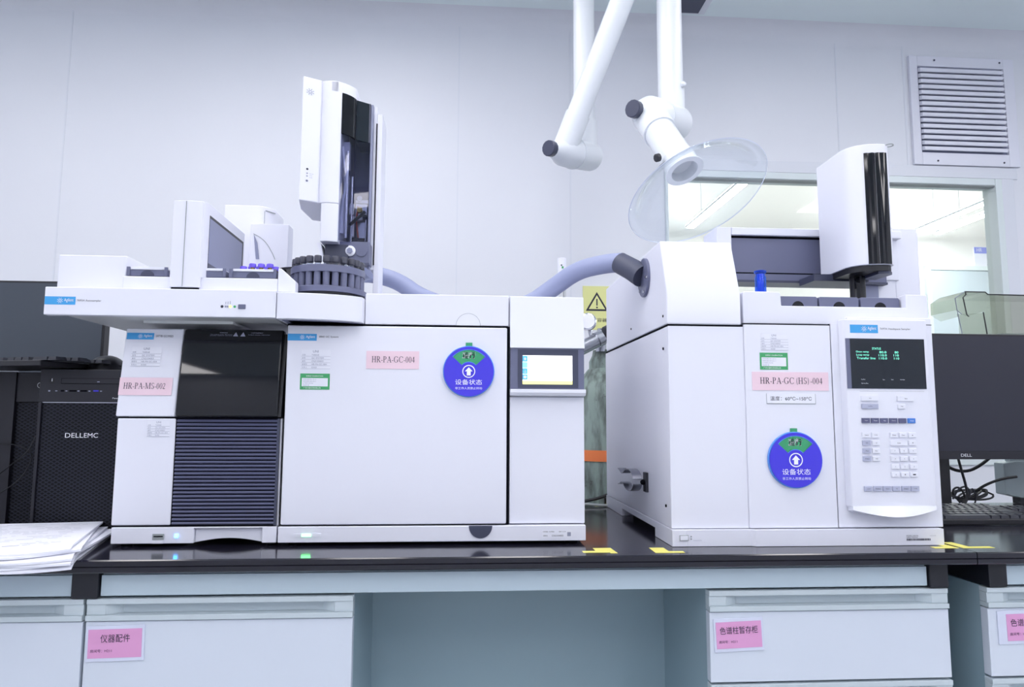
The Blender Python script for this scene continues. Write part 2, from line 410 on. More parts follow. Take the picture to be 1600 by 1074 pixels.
# the room beyond
struct(G('wall_far').box(.0, 6.2, 2.86, 2.9, 2.73, 3.45), 'wall_far_near')
struct(G('wall_far').box(.0, 6.2, 5.8, 5.9, 0, 3.45), 'wall_far_room')
struct(G('wall_far').box(6.1, 6.2, 2.86, 5.8, 0, 3.45), 'wall_far_right')
struct(G('wall_far').box(.0, .1, 2.86, 5.8, 0, 3.45), 'wall_far_left')
struct(G('wall_far').box(.0, 6.2, 2.86, 5.9, 3.45, 3.5), 'ceiling_far_room')
g = G('cabinet').box(4.07, 5.0, 5.77, 5.8, 0, 2.35)
d = g.build('door_1', kind='structure', bev=.004)
G('frame_white').box(4.03, 4.07, 5.76, 5.8, 0, 2.39).box(5.0, 5.04, 5.76, 5.8, 0, 2.39).box(4.0705, 4.9995, 5.761, 5.8, 2.3505, 2.39).build('door_frame', d)
G('steel').box(4.92, 4.94, 5.72, 5.77, .95, 1.10).build('door_handle', d)
g = G('sticker_white').box(4.50, 4.81, 5.785, 5.8, 2.352, 2.566)
g.m('sign_blue').box(4.50, 4.81, 5.783, 5.785, 2.510, 2.566).m('ink_white').text('HR', 4.52, 2.525, .03, 5.781, w=.05).disc(4.795, 2.538, .012, 5.781)
g.m('ink_soft').text('洗瓶间', 4.61, 2.435, .045, 5.783, w=.17).text('Cleaning Room', 4.61, 2.395, .022, 5.783, w=.17)
g.build('room_sign', None, 'white room sign with a blue header on the far wall beyond the window', 'sign', origin=(4.655, 5.8, 2.352))

def ceiling_lamp(x, y, lx, ly, z, matn, label, group):
    t = root('ceiling_lamp', (x, y, z), label, 'lamp', group)
    G('white').box(x-lx/2-.02, x+lx/2+.02, y-ly/2-.02, y+ly/2+.02, z-.035, z).build('housing', t)
    G(matn).box(x-lx/2, x+lx/2, y-ly/2, y+ly/2, z-.040, z-.0352).build('diffuser', t)
for x in (-2.1, -.35, 1.5, 3.0):
    for y in (-2.1, -.7):
        ceiling_lamp(x, y, .30, 1.20, 2.729, 'lamp', 'long white linear ceiling lamp behind the viewer', 'linear lamps of the laboratory')
for x, y in ((-2.4, 1.1), (-1.35, 1.2), (-.40, 1.50), (.25, .60), (1.5, 1.3), (2.8, 1.0)):  # unseen fill lamps, added to brighten the wall and the sampler's side
    ceiling_lamp(x, y, .30, 1.25, 2.729, 'lamp', 'long white linear fill lamp added over the bench', 'added fill lamps over the bench')
for x in (3.80, 4.02, 1.87):
    t = root('pendant_lamp', (x, 4.75, 2.62), {3.80: 'left one of the two slim pendant lamps seen at the right of the window', 4.02: 'right one of the two slim pendant lamps seen at the right of the window', 1.87: 'slim pendant lamp seen through the clear dome hood'}[x], 'lamp', 'slim pendant lamps of the room beyond')
    G('lamp_far').box(x-.032, x+.032, 3.92, 5.58, 2.618, 2.622).build('diffuser', t); G('lamp_far').box(x-.032, x+.032, 3.92, 5.58, 2.642, 2.646).build('added_uplight', t)  # upper glowing strip is added to light the far wall above the lamps
    G('white').box(x-.034, x+.034, 3.91, 5.59, 2.6225, 2.6415).build('housing', t)
    for y in (4.2, 5.3): G('steel').cyl((x, y, 2.6465), (x, y, 3.449), .002, n=6).build('wire', t)

# ceiling air outlet at the top edge
t = root('ceiling_outlet', (.90, 2.62, 2.73), 'small square white ceiling outlet above the extraction arm', 'ceiling outlet')
G('trim_white').box(.80, .985, 2.55, 2.70, 2.715, 2.73).build('frame', t, bev=.004)
G('slate_dark').box(.82, .955, 2.58, 2.685, 2.712, 2.7145).build('grille', t)

# ventilation grille high on the wall
t = root('ventilation_grille', (2.165, 2.8, 2.12), 'white louvred ventilation grille on the wall above the window', 'vent')
fx0, fx1, fz0, fz1 = 1.925, 2.405, 2.135, 2.625; ix0, ix1, iz0, iz1 = 1.962, 2.356, 2.189, 2.579
g = G('white'); g.box(fx0, ix0, 2.785, 2.8, fz0, fz1).box(ix1, fx1, 2.785, 2.8, fz0, fz1).box(ix0, ix1, 2.785, 2.8, fz0, iz0).box(ix0, ix1, 2.785, 2.8, iz1, fz1)
g.build('frame', t, bev=.002)
G('slate_light').box(ix0, ix1, 2.7975, 2.7995, iz0, iz1).build('backing', t)
g = G('white'); n = 15; p = (iz1-iz0-.012)/n
for i in range(n):
    z = iz0+.004+i*p
    g.prism([(2.7965, z+p*.36), (2.774, z+p*.02), (2.770, z+p*.08), (2.770, z+p*.66), (2.7965, z+p*1.02)], 'x', ix0+.002, ix1-.004-.012)
    g.cyl((ix1-.028, 2.781, z+p*.6), (ix1-.004, 2.781, z+p*.6), .0035, n=8)
g.build('louvre_blades', t)
for x, z in ((2.04, 2.607), (2.34, 2.607), (2.03, 2.152), (2.33, 2.152)): G('slate_dark').cyl((x, 2.783, z), (x, 2.7852, z), .004, n=12).build('screw', t)

# ================================================================== THE BENCH
BF = 1.262
def worktop(x0, x1, label):
    g = G('bench'); z0, z1 = .778, .800; y0 = BF
    g.prism([(y0+.002, z0), (y0, z0+.002), (y0, z0+.0095), (y0+.0015, z0+.0105), (y0, z0+.0115), (y0, z1-.002), (y0+.002, z1), (2.005, z1), (2.005, z0)], 'x', x0, x1)
    return g.build('worktop', None, label, 'worktop')
worktop(-2.3, .9475, 'long black laboratory worktop carrying the white instruments')
worktop(.9495, 2.6, 'right hand black worktop carrying the monitor and keyboard')

def frame(xs, rails, label, cat='bench frame'):
    t = root('bench_frame', ((xs[0][0]+xs[-1][1])/2, 1.6, 0), label, cat)
    for x0, x1 in xs:
        g = G('leg_black'); g.prism([(1.279, .733), (1.279, .7775), (1.99, .7775), (1.99, 0), (1.94, 0), (1.94, .733)], 'x', x0, x1)
        g.prism([(1.32, 0), (1.94, 0), (1.94, .05), (1.32, .03)], 'x', x0, x1); g.build('leg', t, bev=.002)
    for x0, x1 in rails:
        G('apron').box(x0, x1, 1.285, 1.305, .736, .771).box(x0, x1, 1.290, 1.305, .771, .7775).build('apron_rail', t, bev=.001)
    return t
frame([(-.659, -.615), (.867, .903)], [(-1.6, -.661), (-.613, .865)], 'steel frame with black legs under the long worktop')
frame([(.982, 1.018)], [(1.020, 2.2)], 'steel frame with a black leg under the right hand worktop')

def cabinet(x0, x1, label, y1=1.80):
    t = root('drawer_cabinet', ((x0+x1)/2, 1.5, .05), label, 'cabinet')
    G('cabinet_body').box(x0+.002, x1-.002, 1.305, y1, .05, .732).build('body', t, bev=.001)
    for (zt, zb) in ((.7315, .572), (.568, .41), (.406, .25), (.246, .09)):
        dr = root_part('drawer', t, ((x0+x1)/2, 1.285, zb))
        g = G('drawer').box(x0, x1, 1.285, 1.304, zb, zt-.0375); g.build('front', dr, bev=.0015)
        g = G('cabinet'); a, b = x0, x1; z1 = zt; z0 = zt-.036
        g.box(a, b, 1.283, 1.304, z1-.009, z1).box(a, b, 1.281, 1.304, z0, z0+.009)
        e = .032
        g.box(a, a+e, 1.285, 1.304, z0+.009, z1-.009).box(b-e, b, 1.285, 1.304, z0+.009, z1-.009)
        g.prism([(a+e, 1.285), (a+e+.022, 1.299), (a+e+.022, 1.304), (a+e, 1.304)], 'z', z0+.009, z1-.009)
        g.prism([(b-e, 1.285), (b-e-.022, 1.299), (b-e-.022, 1.304), (b-e, 1.304)], 'z', z0+.009, z1-.009)
        g.box(a+e+.02, b-e-.02, 1.2995, 1.304, z0+.009, z1-.009)
        g.build('handle_rail', dr, bev=.0008)
    return t
def root_part(name, parent, loc):
    o = bpy.data.objects.new(name, None); C.objects.link(o); o.parent = parent; o.location = Vector(loc)-WL[parent.name]; WL[o.name] = Vector(loc); o.empty_display_size = .02; return o
cabinet(-1.10, -.639, 'drawer cabinet at the left edge, without a pink card')
cabinet(-.634, -.186, 'drawer cabinet left of the knee space with a pink card')
cabinet(.450, .903, 'drawer cabinet right of the knee space with a pink card')
cabinet(.979, 1.43, 'drawer cabinet at the right edge under the monitor bench')
G('cabinet_body').box(-.188, .452, 1.585, 1.60, .02, .732).build('back_panel', None, 'grey panel closing the back of the knee space', 'panel')

def drawer_card(x0, x1, z0, z1, tilt_, big, label, shift=0):
    t = root('card_holder', ((x0+x1)/2, 1.285, z0), label, 'card holder')
    T0 = (x0+x1)/2, (z0+z1)/2
    def T(p):
        a = math.radians(tilt_); dx, dz = p.x-T0[0], p.z-T0[1]
        return Vector((T0[0]+dx*math.cos(a)-dz*math.sin(a), p.y, T0[1]+dx*math.sin(a)+dz*math.cos(a)))
    g = G('sleeve'); g.T = T; g.box(x0, x1, 1.2828, 1.285, z0, z1); g.build('sleeve', t, bev=.0006)
    a, b = x0+.004+shift, x1-.004+shift*.5
    g = G('pink_card'); g.T = T; g.box(a, b, 1.2822, 1.2827, z0+.006, z1-.006)
    g.m('ink'); W = b-a; H = z1-z0-.012
    n = len(big); cw = .58 if n == 4 else .88
    g.text(big, a+W*(.5-cw/2+.02), z0+.006+H*.54, H*.28, 1.2818, w=W*cw*.95); g.text('房间号：H211', a+W*.05, z0+.006+H*.20, H*.11, 1.2818, w=W*.40)
    g.build('card', t)
drawer_card(-.631, -.535, .629, .688, 1.0, '仪器配件', 'pink card in a clear sleeve on the drawer left of the knee space')
drawer_card(.457, .549, .626, .684, 2.0, '色谱柱暂存柜', 'pink card in a clear sleeve on the drawer right of the knee space')
drawer_card(.996, 1.105, .630, .690, 1.0, '色谱柱暂存柜', 'pink card in a clear sleeve on the rightmost drawer', shift=.013)

# yellow tape corner marks on the worktop
def tape(pts, label):
    g = G('tape').prism(pts, 'z', .8001, .8005); g.build('tape_mark', None, label, 'tape mark')
tape([(.222, 1.290), (.270, 1.290), (.2705, 1.283), (.283, 1.283), (.2805, 1.334), (.247, 1.334), (.247, 1.306), (.222, 1.306)], 'yellow tape corner in front of the gas chromatograph')
tape([(.3525, 1.282), (.407, 1.282), (.407, 1.296), (.381, 1.297), (.381, 1.333), (.3535, 1.333)], 'yellow tape corner in front of the headspace sampler, left end')
tape([(.897, 1.303), (.944, 1.303), (.944, 1.365), (.925, 1.365), (.925, 1.318), (.897, 1.318)], 'yellow tape corner at the right foot of the headspace sampler')
tape([(.953, 1.303), (1.016, 1.303), (1.016, 1.318), (.974, 1.318), (.974, 1.365), (.953, 1.365)], 'yellow tape corner on the right hand worktop')
tape([(-.72, 1.283), (-.655, 1.300), (-.66, 1.312), (-.71, 1.300)], 'yellow tape end sticking out under the papers')
tape([(.37, 1.955), (.43, 1.955), (.43, 1.985), (.37, 1.985)], 'yellow tape strip at the back edge by the gas cylinder')

# ================================================================== MASS SPECTROMETER (left)
ms = root('mass_spectrometer', (-.5, 1.65, .80), 'white mass spectrometer with a black glass lid and dark slatted front', 'instrument')
g = G('white'); g.box(-.648, -.346, 1.392, 1.93, .836, 1.040).box(-.648, -.347, 1.422, 1.93, 1.040, 1.208); g.build('body', ms, bev=.002)
g = G('white')
g.prism([(-.648, .806), (-.648, .836), (-.347, .836), (-.347, .806), (-.3735, .806), (-.3735, .8335), (-.4985, .8335), (-.4985, .806)], 'y', 1.383, 1.40).prism([(-.4983, .8334), (-.4983, .8065)]+[(-.4983+.1246*i/12, .8065+.0075*math.sin(PI*i/12)) for i in range(1, 12)]+[(-.3737, .8065), (-.3737, .8334)], 'y', 1.391, 1.396)
g.box(-.648, -.53, 1.40, 1.93, .8062, .836).box(-.38, -.347, 1.40, 1.93, .8062, .836).box(-.53, -.38, 1.42, 1.93, .820, .836)
for x in (-.63, -.36):
    for y in (1.41, 1.90): g.m('rubber').cyl((x, y, .8002), (x, y, .807), .01)
g.m('white').build('base', ms, bev=.0012)
G('gap').box(-.648, -.35, 1.386, 1.395, .8365, 1.041).build('seam_fill', ms)  # near-black sheet standing in for shade in the gaps between front panels
pl = G('white').box(-.650, -.5425, 1.384, 1.392, .839, 1.0385).build('lower_panel', ms, bev=.003)
g = G('slate_dark').box(-.5415, -.350, 1.390, 1.394, .838, 1.0385); n = 28; p = (1.0375-.839)/n
g.m('grille')
for i in range(n):
    z = .839+i*p; g.prism([(1.3905, z+p*.12), (1.385, z+p*.2), (1.3835, z+p*.5), (1.386, z+p*.86), (1.3905, z+p*.94)], 'x', -.5405, -.3535)
g.m('slate_dark').box(-.3535, -.349, 1.384, 1.394, .838, 1.0385)
g.build('slatted_grille', ms)
def tilt(p): return Vector((p.x-max(0, (p.z-1.04))*.0+0, p.y+max(0, p.z-1.042)*.13, p.z))
g = G('white'); g.prism([(1.384, 1.0415), (1.398, 1.0415), (1.418, 1.2125), (1.406, 1.2125)], 'x', -.6545, -.5445); up_ = g.build('upper_panel', ms, bev=.003)
g = G('black_gloss'); g.prism([(1.376, 1.0415), (1.398, 1.0415), (1.420, 1.2125), (1.404, 1.2125), (1.393, 1.18), (1.381, 1.10)], 'x', -.5425, -.352)
g.build('glass_lid', ms, bev=.004)
g = G('black').prism([(1.380, 1.0415), (1.45, 1.0415), (1.45, 1.205), (1.409, 1.205)], 'x', -.3518, -.3465); g.build('lid_hinge_strip', ms)
g = G('ink_soft'); g.T = lambda p: Vector((p.x, 1.4035+(p.z-1.2125)*.34, p.z))
g.text('WARNING', -.475, 1.2045, .0022, 0); g.text('Hot surfaces inside. Disconnect', -.492, 1.2010, .0018, 0, w=.042); g.text('power before service.', -.492, 1.1985, .0018, 0, w=.042)
for x in (-.444, -.430): g.add([(x-.005, 0, 1.1985), (x+.005, 0, 1.1985), (x, 0, 1.207)], [(0, 1, 2)])
g.text('AVERTISSEMENT', -.415, 1.2045, .0022, 0); g.text('Surfaces chaudes. Débrancher', -.42, 1.2010, .0018, 0, w=.042)
g.build('lid_lettering', ms)
TT = lambda p: Vector((p.x, 1.3838+(p.z-1.0415)*.1287+(p.y-1.384)-.0002, p.z))
g = G('blue_badge'); g.T = TT; badge(g, -.651, -.600, 1.1905, 1.2035, 1.3835)
g.m('ink').text('5977B GC/MSD', -.5965, 1.1955, .0042, 1.3835, w=.033); g.build('badge', up_)
info_sticker(-.638, -.583, 1.138, 1.176, 1.3838, up_, TT)
name_card('HR-PA-MS-002', -.6535, -.5555, 1.082, 1.116, 1.3838, up_, TT, tx=(.08, .88))
info_sticker(-.594, -.553, 1.004, 1.034, 1.3838, pl)
g = G('seam_fill').box(-.5725, -.552, 1.3815, 1.383, .813, .824).m('gap').box(-.570, -.5535, 1.3808, 1.3814, .8185, .8205).m('white').box(-.5725, -.553, 1.3812, 1.383, .8065, .8125)
g.build('power_switch', ms)
G('led_blue').box(-.5325, -.5265, 1.3815, 1.3832, .817, .823).build('status_light', ms, label='glowing blue status light')

# ================================================================== GAS CHROMATOGRAPH (middle)
gc = root('gas_chromatograph', (-.05, 1.66, .80), 'wide white gas chromatograph with a plain oven door and small touch screen', 'instrument')
g = G('white'); g.box(-.342, .092, 1.402, 1.93, .837, 1.224).box(.092, .244, 1.402, 1.93, .837, 1.224).box(-.194, .242, 1.405, 1.93, 1.224, 1.286)
g.build('body', gc, bev=.002)
g = G('white'); g.box(-.344, .2425, 1.381, 1.93, .806, .8355)
for x in (-.32, .22):
    for y in (1.42, 1.90): g.m('rubber').cyl((x, y, .8002), (x, y, .807), .012)
base = g.m('white').build('base', gc, bev=.0015)
G('gap').box(-.3425, .0925, 1.390, 1.402, .8365, 1.2235).build('door_gap_shade', gc)  # near-black sheet painting the shade in the gap round the oven door
dr = G('white').box(-.341, .0875, 1.384, 1.390, .8385, 1.2205).build('oven_door', gc, bev=.0025)
g = G('white'); g.box(-.194, .0905, 1.393, 1.405, 1.225, 1.287); lid = g.build('top_cover', gc, bev=.0015)
g = G('seam_fill'); g.disc(.010, 1.2255, .0245, 1.3925, 32, ri=.0238, a0=0, a1=PI); g.m('white_gloss').disc(.010, 1.2255, .0235, 1.3927, 32, ri=.0001, a0=0, a1=PI); g.build('finger_notch', lid)
# right hand column with screen
g = G('white'); g.box(.0935, .2425, 1.392, 1.402, .8375, 1.084)
g.build('lower_column_panel', gc, bev=.0015)
g = G('white_gloss'); g.prism([(1.386, 1.181), (1.4045, 1.181), (1.4045, 1.287), (1.397, 1.287), (1.394, 1.245)], 'x', .0935, .2435)
g.build('upper_column_panel', gc, bev=.0015)
G('white').prism([(1.378, 1.0865), (1.374, 1.092), (1.374, 1.0985), (1.402, 1.0995), (1.402, 1.084)], 'x', .0935, .2435).build('screen_ledge', gc, bev=.001)
sc = G('slate').box(.0945, .2425, 1.390, 1.402, 1.0995, 1.181).build('screen_surround', gc)
G('slate_dark').box(.1095, .2305, 1.3890, 1.390, 1.1015, 1.1785).build('bezel', sc)
g = G('screen_white').rect(.119, .2185, 1.109, 1.1665, 1.3888)
g.m('screen_yellow').rect(.119, .2185, 1.109, 1.116, 1.3886)
for k, (a, b, mm) in enumerate(((1.154, 1.1655, 'screen_blue'), (1.1415, 1.153, 'screen_cyan'), (1.1295, 1.1405, 'screen_blue'), (1.118, 1.1285, 'screen_blue'))):
    g.m(mm).rect(.119, .1285, a, b, 1.3884); g.m('ink_white')
    if k == 0: g.face([(.121, 1.3882, 1.160), (.1265, 1.3882, 1.160), (.1238, 1.3882, 1.163)]).rect(.122, .1255, 1.1565, 1.160, 1.3882)
    if k == 2: g.rect(.121, .1265, 1.1325, 1.1337, 1.3882).rect(.1233, .1245, 1.1315, 1.138, 1.3882)
    if k == 3: g.disc(.1238, 1.1232, .0032, 1.3882)
g.build('touch_screen', sc, label='lit white touch screen with blue icons')
# lettering, stickers
g = G('blue_badge'); badge(g, -.340, -.2845, 1.190, 1.2035, 1.3836); g.m('ink').text('8860 GC System', -.280, 1.1955, .0045, 1.3836, w=.037); g.build('badge', dr)
info_sticker(-.313, -.257, 1.135, 1.173, 1.384, dr)
green_sticker(-.3135, -.257, 1.095, 1.126, 1.384, dr)
name_card('HR-PA-GC-004', -.188, -.0855, 1.1365, 1.1715, 1.384, dr, tx=(.10, .92))
g = G('sticker_white').rect(.157, .2155, .8115, .8275, 1.3805); g.m('ink').text('MODEL G2790A', .159, .8225, .0022, 1.3802).text('SERIAL', .159, .815, .0022, 1.3802).text('CN2104003', .176, .8145, .0032, 1.3802).text('REV. A 10', .19, .8225, .0022, 1.3802)
g.m('ink_soft').rect(.206, .213, .815, .8225, 1.3802)
g.build('serial_sticker', base)
g = G('slate_dark'); hp = [(.038+.0225*math.cos(R(180+t*9)), .8355+.0235*math.sin(R(180+t*9))) for t in range(21)]
g.prism(hp, 'y', 1.3795, 1.382); g.build('latch', base)
g = G('white_gloss').box(-.313, -.264, 1.3798, 1.381, .817, .823).m('led_green').box(-.299, -.282, 1.3792, 1.3798, .8175, .8225); g.build('status_light', base, label='glowing green status light')

# ================================================================== AUTOSAMPLER TRAY on top
at = root('autosampler_tray', (-.5, 1.5, 1.222), 'white overhanging autosampler tray with a gantry arm above the mass spectrometer', 'autosampler')
g = G('white'); g.box(-.7675, -.3515, 1.33, 1.345, 1.2265, 1.2785).box(-.735, -.3515, 1.345, 1.62, 1.232, 1.2785)
g.build('base_tray', at, bev=.0015)
g = G('steel_plate'); g.box(-.735, -.36, 1.346, 1.63, 1.2275, 1.232); g.m('steel_plate').box(-.62, -.45, 1.40, 1.62, 1.2225, 1.2275)
g.build('underside_plate', at)
g = G('rubber').box(-.58, -.54, 1.56, 1.61, 1.2135, 1.2225).build('foot', at)
g = G('white'); # deck with tall left box and rear wall
g.prism([(-.764, 1.2785), (-.764, 1.3455), (-.643, 1.3455), (-.607, 1.322), (-.560, 1.3215), (-.56, 1.2785)], 'y', 1.50, 1.62)
g.box(-.764, -.640, 1.36, 1.50, 1.2785, 1.3455)
g.box(-.6395, -.3545, 1.348, 1.4995, 1.2785, 1.3045).box(-.5595, -.352, 1.50, 1.62, 1.2785, 1.3045)
g.prism([(-.3543, 1.2787), (-.3543, 1.3255), (-.349, 1.3250), (-.3205, 1.2995), (-.3205, 1.2787)], 'y', 1.349, 1.371)
g.build('deck', at, bev=.0015)
g = G('white'); g.prism([(-.556, 1.352), (-.556, 1.58), (-.491, 1.58), (-.491, 1.352), (-.4955, 1.343), (-.525, 1.340), (-.5515, 1.343)], 'z', 1.3035, 1.4505)
g.prism([(-.551, 1.3395), (-.526, 1.3365), (-.496, 1.3395), (-.496, 1.347), (-.551, 1.347)], 'z', 1.2835, 1.4505)
arm = g.build('gantry_arm', at, bev=.0015)
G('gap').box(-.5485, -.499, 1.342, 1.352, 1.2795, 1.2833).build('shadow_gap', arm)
G('seam_fill').box(-.5265, -.5255, 1.3355, 1.3375, 1.285, 1.449).build('front_seam', arm)
g = G('black').prism([(1.362, 1.312), (1.362, 1.429), (1.570, 1.429), (1.570, 1.312)], 'x', -.4915, -.4903).build('recess', arm)
g = G('slate_light').prism([(1.362, 1.335), (1.362, 1.423), (1.560, 1.423), (1.560, 1.335)], 'x', -.4902, -.4896).build('side_panel', arm)
g = G('slate_dark').prism([(1.362, 1.314), (1.362, 1.335), (1.560, 1.335), (1.560, 1.314)], 'x', -.4902, -.4894).build('rail', arm)
# front lettering, lights and button
g = G('blue_badge'); badge(g, -.7665, -.712, 1.2455, 1.2605, 1.3297); g.m('ink').text('7693A Autosampler', -.7095, 1.251, .0045, 1.3297, w=.043); g.build('badge', at)
g = G('ink').disc(-.449, 1.2465, .0026, 1.3296).m('ink_soft').disc(-.4425, 1.2465, .0019, 1.3296).disc(-.4385, 1.2465, .0019, 1.3296).m('led_yellow').disc(-.434, 1.2465, .0026, 1.3296).m('green_label').disc(-.426, 1.2465, .0024, 1.3296)
g.m('ink_soft').rect(-.443, -.442, 1.251, 1.2555, 1.3296).rect(-.439, -.438, 1.251, 1.256, 1.3296).rect(-.435, -.434, 1.251, 1.257, 1.3296)
g.build('status_lights', at)
G('slate').box(-.4195, -.406, 1.3275, 1.331, 1.2425, 1.251).build('button', at, bev=.001)
# curved turret housing at the right of the tray
pts = [(-.3505, 1.50), (-.3505, 1.333), (-.33, 1.3305), (-.30, 1.332), (-.27, 1.337), (-.24, 1.346), (-.215, 1.358), (-.197, 1.372), (-.195, 1.385), (-.195, 1.50)]
th = G('white').prism(pts, 'z', 1.2255, 1.2755).build('turret_housing', at, bev=.0015)
G('slate').prism([(-.343, 1.48), (-.343, 1.347), (-.31, 1.345), (-.25, 1.357), (-.215, 1.37), (-.197, 1.389), (-.197, 1.48)], 'z', 1.2245, 1.2252).prism([(-.334, 1.48), (-.334, 1.352), (-.25, 1.362), (-.197, 1.394), (-.197, 1.48)], 'z', 1.2245, 1.2252).build('underside', th)
# injector turret
TX, TY = -.2795, 1.452
tu = root('sample_carousel', (TX, TY, 1.2755), 'round slate grey sample carousel beneath the tall injector tower', 'carousel')
g = G('slate'); g.lathe([(.03, 0), (.03, .012), (.079, .012), (.0795, .022), (.074, .0245), (.02, .0245)], (TX, TY, 1.2757), (0, 0, 1), 48); g.m('black').lathe([(.02, .0), (.074, .004), (.074, .012), (.02, .012)], (TX, TY, 1.2757), (0, 0, 1), 48)
g.build('base_disc', tu)
g = G('slate').ring((TX, TY, 1.328), (0, 0, 1), .0745, .045, .0135, 48).build('top_ring', tu)
G('slate_dark').cyl((TX, TY, 1.2995), (TX, TY, 1.340), .05, n=40).build('core', tu)
NV = 24
for i in range(NV):
    a = 2*PI*(i+.5)/NV; x, y = TX+.0665*math.cos(a), TY+.0665*math.sin(a)
    G('slate').cyl((x, y, 1.2995), (x, y, 1.3285), .0068, n=16).build('holder', tu)
v0 = None
def vial(x, y, z, capm, label, group, r=.0074, h=.0130):
    t = root('vial', (x, y, z), label, 'vial', group)
    G('glass_vial').cyl((x, y, z), (x, y, z+.0055), r*.78, n=14).build('bottle', t)
    G(capm).lathe([(r*.9, 0), (r, .001), (r, h-.002), (r*.86, h)], (x, y, z+.0055), (0, 0, 1), 18).build('cap', t)
    return t
def dup(t, loc):
    r = t.copy(); C.objects.link(r); r.location = loc; WL[r.name] = Vector(loc)
    for ch in list(t.children):
        c = ch.copy(); C.objects.link(c); c.parent = r
    return r
for i in range(NV):
    a = 2*PI*(i+.5)/NV; loc = (TX+.0655*math.cos(a), TY+.0655*math.sin(a), 1.3416)
    if loc[1] > TY+.045: continue
    if v0 is None: v0 = vial(*loc, 'black_cap', 'small glass vial with a black screw cap standing in the carousel', 'black capped vials in the carousel')
    else: dup(v0, loc)
# lift-out vial trays on the deck
def vial_tray(x0, x1, label, z=1.3047):
    t = root('vial_tray', ((x0+x1)/2, 1.42, z), label, 'tray')
    g = G('slate'); g.box(x0+.002, x1-.002, 1.358, 1.485, z+.0025, z+.0145); g.box(x0+.002, x0+.008, 1.354, 1.3575, z+.002, z+.0195).box(x1-.008, x1-.002, 1.354, 1.3575, z+.002, z+.0195); g.m('gap').box(x0, x1, 1.3600, 1.48, z, z+.0022)
    g.build('base', t, bev=.0006)
    G('white').box(x0+.0085, x1-.0085, 1.3565, 1.484, z+.0147, z+.0195).build('rack', t, bev=.0006)
    cx = (x0+x1)/2
    G('slate_dark').prism([(cx+.0125*math.cos(R(9*k)), z+.003+.0105*math.sin(R(9*k))) for k in range(21)], 'y', 1.3565, 1.3578).build('grip', t)
    return t
vial_tray(-.6385, -.5595, 'grey vial tray at the left end of the autosampler deck')
vial_tray(-.5575, -.4515, 'grey vial tray partly hidden behind the gantry arm')
vial_tray(-.4495, -.3565, 'grey vial tray with purple capped vials')
v1 = None
for k, (x, y) in enumerate([(-.4085+.0165*i, 1.370) for i in range(3)]+[(-.4335+.0155*i, 1.396) for i in range(5)]):
    loc = (x, y, 1.3243)
    if v1 is None:
        v1 = root('vial', loc, 'small vial with a purple cap standing in the right grey tray', 'vial', 'purple capped vials in the tray')
        G('brass').cyl(loc, (x, y, loc[2]+.005), .004, n=12).build('bottle', v1)
        G('purple_cap').lathe([(.006, 0), (.0068, .001), (.0068, .006), (.0058, .0078)], (x, y, loc[2]+.005), (0, 0, 1), 18).build('cap', v1)
    else: dup(v1, loc)
# black vial carousel arm behind the tray
t = root('rear_vial_wheel', (-.352, 1.56, 1.3065), 'black spoked wheel with hanging purple capped vials behind the trays', 'carousel')
g = G('black'); g.lathe([(.005, .052), (.062, .050), (.064, .054), (.01, .058)], (-.352, 1.56, 1.306), (0, 0, 1), 36)
for k in range(14):
    a = 2*PI*k/14; g.box(-.352+.054*math.cos(a)-.004, -.352+.054*math.cos(a)+.004, 1.56+.054*math.sin(a)-.003, 1.56+.054*math.sin(a)+.003, 1.335, 1.358)
g.cyl((-.352, 1.56, 1.306), (-.352, 1.56, 1.36), .015)
g.build('wheel', t)

# ================================================================== INJECTOR TOWER
it = root('injector_tower', (-.27, 1.49, 1.2755), 'tall white injector tower with a dark glass door above the carousel', 'injector')
g = G('white')
g.prism([(-.3405, 1.430), (-.306, 1.4475), (-.298, 1.47), (-.298, 1.60), (-.345, 1.585), (-.352, 1.50)], 'z', 1.486, 1.7535)
p1 = g.build('control_panel', it, bev=.0025)
body = [(-.305, 1.452), (-.298, 1.4475), (-.285, 1.4445), (-.270, 1.4475), (-.2625, 1.4505), (-.2625, 1.60), (-.305, 1.60)]
g = G('white').prism(body, 'z', 1.486, 1.7525)
g.prism([(-.2985, 1.4475), (-.285, 1.4445), (-.270, 1.4475), (-.2625, 1.4505), (-.2625, 1.60), (-.2985, 1.60)], 'z', 1.404, 1.486)
g.prism([(-.285, 1.4445), (-.270, 1.4475), (-.258, 1.4545), (-.248, 1.464), (-.240, 1.474), (-.236, 1.484), (-.236, 1.60), (-.285, 1.60)], 'z', 1.728, 1.7525)
g.build('body', it, bev=.002)
# curved dark glass door
arc_ = [(-.2615, 1.4515), (-.254, 1.4565), (-.247, 1.4635), (-.241, 1.472), (-.237, 1.482)]
g = G('black_gloss'); g.prism(arc_+[(a+.0-.003, b+.004) for a, b in reversed(arc_)], 'z', 1.640, 1.729); g.build('upper_glass', it)
g = G('dark_glass'); g.prism(arc_+[(a+.0-.003, b+.004) for a, b in reversed(arc_)], 'z', 1.410, 1.640); g.build('lower_glass', it)
g = G('slate').box(-.2625, -.196, 1.56, 1.60, 1.385, 1.7285).m('slate_dark').box(-.237, -.2085, 1.50, 1.56, 1.640, 1.7285).build('inner_back', it)
g = G('display').prism([(-.2365, 1.484), (-.2085, 1.502), (-.2085, 1.505), (-.2365, 1.487)], 'z', 1.640, 1.7285); g.m('dark_glass').prism([(-.2365, 1.484), (-.2085, 1.502), (-.2085, 1.505), (-.2365, 1.487)], 'z', 1.385, 1.640); g.build('side_glass', it)
